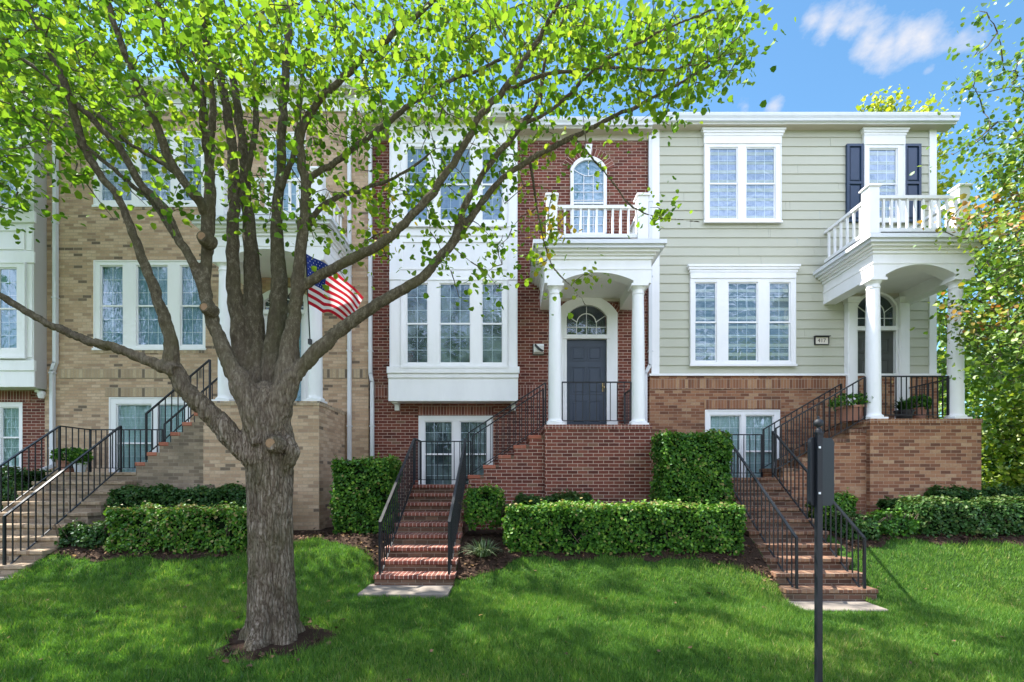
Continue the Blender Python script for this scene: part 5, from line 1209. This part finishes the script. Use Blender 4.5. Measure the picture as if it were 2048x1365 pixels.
B = np.stack([gx, gy, gz - .005], 1); S = np.stack([np.cos(a), np.sin(a), 0 * a], 1) * w[:, None]; D = np.stack([np.cos(la) * lean, np.sin(la) * lean, np.ones(n)], 1) * hgt[:, None]
V = np.stack([B - S, B + S, B + D], 1).reshape(-1, 3); Fc = np.arange(n * 3).reshape(-1, 3)
big = np.sin(gx * .9 + 2 * np.sin(gy * .8 + 1)) * np.sin(gy * 1.4 + 1.5 * np.sin(gx * .6)); rn = np.clip(rng.beta(1.7, 2.2, n) * .8 + .22 * patch + .16 * clump + .14 * big - .04, 0, 1)
rn = np.where(rng.random(n) < .03, rng.uniform(.93, 1, n), rn)
o = np_mesh('lawn_grass', V, Fc, 'grass_blade', rnd=np.repeat(rn, 3), n_per=3); o['kind'] = 'stuff'; o['label'] = 'short green lawn grass'
# chips and fallen leaves
def scatter(name, n, fx_, label, size, mat, rr):
    pts = []
    while len(pts) < n:
        x, y = fx_()
        if not in_stair(x, y, .02): pts.append((x, y, ground(x, y) + .03 + random.uniform(0, .015)))
    p_ = np.array(pts); V, Fc, R = leaves(p_, size, rng.uniform(rr[0], rr[1], n), LEAF, 0, np.tile([0, 0, 1.], (n, 1)), .35)
    o = np_mesh(name, V, Fc, mat, rnd=R); o['kind'] = 'stuff'; o['label'] = label
def fbed():
    x = random.choice((random.uniform(-7.3, -2.1), random.uniform(-.8, 4), random.uniform(5.5, 11))); e = bed_edge(x); return x, e + abs(random.gauss(0, .5))
scatter('mulch_chips', 4200, fbed, 'wood chips and dead leaves on the mulch beds', .045, 'chip', (0, 1))
def flawn():
    a = random.uniform(0, 6.283); r = abs(random.gauss(.36, .16)); return TREE.x + r * math.cos(a) * 1.2, TREE.y + r * math.sin(a)
scatter('fallen_leaves', 70, flawn, 'brown leaves fallen round the tree foot', .05, 'chip', (.3, 1))

def flawn2():
    while True:
        x, y = random.uniform(-6, 8), random.uniform(3.8, 7.6)
        if y < bed_edge(x): return x, y
scatter('fallen_leaves', 90, flawn2, 'a few yellow and brown leaves fallen on the lawn', .05, 'chip', (.6, 1))

# ------------------------------------------------------------------ light, sky, camera
L = bpy.data.lights.new('sun', 'SUN'); L.energy = 3.6; L.angle = math.radians(.5); L.color = (1, .95, .86)
so = bpy.data.objects.new('sun', L); link(so); so.rotation_euler = (-sd).to_track_quat('-Z', 'Y').to_euler(); so.location = sd * 60
W = bpy.data.worlds.new('World'); SC.world = W; W.use_nodes = True; nt = W.node_tree; nt.nodes.clear()
sky = nt.nodes.new('ShaderNodeTexSky'); sky.sky_type = 'NISHITA'; sky.sun_disc = False; sky.sun_elevation = EL; sky.sun_rotation = AZ
sky.air_density = 1.0; sky.dust_density = .25; sky.ozone_density = 1.0
bg = nt.nodes.new('ShaderNodeBackground'); bg.inputs['Strength'].default_value = .065
out = nt.nodes.new('ShaderNodeOutputWorld'); nt.links.new(bg.outputs[0], out.inputs[0])
tc = nt.nodes.new('ShaderNodeTexCoord'); vec = tc.outputs['Generated']
def wn(typ, **k):
    o = nt.nodes.new(typ)
    for a_, b_ in k.items(): setattr(o, a_, b_)
    return o
def wmath(op, a_, b_=0.0, clamp=False):
    o = wn('ShaderNodeMath', operation=op, use_clamp=clamp)
    for i, v in enumerate((a_, b_)):
        if hasattr(v, 'is_output'): nt.links.new(v, o.inputs[i])
        else: o.inputs[i].default_value = v
    return o.outputs[0]
ns = wn('ShaderNodeTexNoise'); ns.inputs['Scale'].default_value = 17; ns.inputs['Detail'].default_value = 8; ns.inputs['Roughness'].default_value = .6
mp = wn('ShaderNodeMapping'); mp.inputs['Scale'].default_value = (1, 1, 1.7); nt.links.new(vec, mp.inputs['Vector']); nt.links.new(mp.outputs[0], ns.inputs['Vector'])
mask = None
for px, py, rx, w_ in ((1622, 46, .03, .8), (1655, 52, .034, .9), (1695, 60, .036, .9), (1735, 80, .036, .9), (1772, 98, .034, .95), (1808, 88, .036, .95), (1845, 76, .04, 1.0), (1885, 72, .034, .7), (1925, 66, .036, .6), (1965, 64, .03, .4), (1550, 214, .018, .75), (1490, 212, .018, .55), (1857, 140, .012, .5)):
    d = Vector(((px - VX) / F, 1, (HY - py) / F)).normalized()
    dist = wn('ShaderNodeVectorMath', operation='DISTANCE'); nt.links.new(vec, dist.inputs[0]); dist.inputs[1].default_value = d
    bl = wmath('MULTIPLY', wmath('SUBTRACT', 1.0, wmath('DIVIDE', dist.outputs['Value'], rx), True), w_)
    mask = bl if mask is None else wmath('MAXIMUM', mask, bl)
cl_ = wmath('MULTIPLY', wmath('ADD', wmath('MULTIPLY', mask, 1.25), wmath('MULTIPLY', wmath('SUBTRACT', ns.outputs['Fac'], .62), 2.4)), 1.0, True)
cl_ = wmath('MULTIPLY', cl_, wmath('GREATER_THAN', mask, .0))
mxw = wn('ShaderNodeMix', data_type='RGBA'); tint = wn('ShaderNodeMix', data_type='RGBA', blend_type='MULTIPLY'); tint.inputs[0].default_value = 1; nt.links.new(sky.outputs[0], tint.inputs[6]); tint.inputs[7].default_value = (.72, 1.03, 1.1, 1)
nt.links.new(cl_, mxw.inputs[0]); nt.links.new(tint.outputs[2], mxw.inputs[6]); mxw.inputs[7].default_value = (3.4, 3.4, 3.6, 1)
# unseen bright cloud bank behind the camera, added to light the facades
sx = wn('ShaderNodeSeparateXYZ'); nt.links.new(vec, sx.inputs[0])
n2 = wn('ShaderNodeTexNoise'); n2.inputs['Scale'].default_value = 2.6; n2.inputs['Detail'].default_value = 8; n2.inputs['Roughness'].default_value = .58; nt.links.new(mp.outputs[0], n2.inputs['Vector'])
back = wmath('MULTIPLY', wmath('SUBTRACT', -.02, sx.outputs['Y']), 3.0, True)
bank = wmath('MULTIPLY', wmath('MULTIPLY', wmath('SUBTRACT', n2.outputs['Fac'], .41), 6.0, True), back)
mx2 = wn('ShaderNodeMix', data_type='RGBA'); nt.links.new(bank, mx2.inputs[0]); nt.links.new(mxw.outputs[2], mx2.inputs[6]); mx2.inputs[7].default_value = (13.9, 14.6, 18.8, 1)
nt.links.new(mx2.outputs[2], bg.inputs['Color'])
cam = bpy.data.cameras.new('camera'); co = bpy.data.objects.new('camera', cam); link(co); co.location = (0, 0, 0); co.rotation_euler = (math.pi / 2, 0, 0)
cam.sensor_width = 36; cam.lens = 36 * F / 2048; cam.shift_y = (HY - 682.5) / 2048; cam.clip_start = .05; cam.clip_end = 2000
SC.camera = co
SC.view_settings.view_transform = 'Standard'; SC.view_settings.look = 'None'; SC.view_settings.exposure = 2.06; SC.view_settings.gamma = 1
SC.render.engine = 'CYCLES'; SC.cycles.max_bounces = 8; SC.cycles.diffuse_bounces = 4; SC.cycles.glossy_bounces = 3; SC.cycles.transmission_bounces = 4; SC.cycles.transparent_max_bounces = 8
SC.cycles.use_denoising = True
SC.cycles.caustics_reflective = False; SC.cycles.caustics_refractive = False
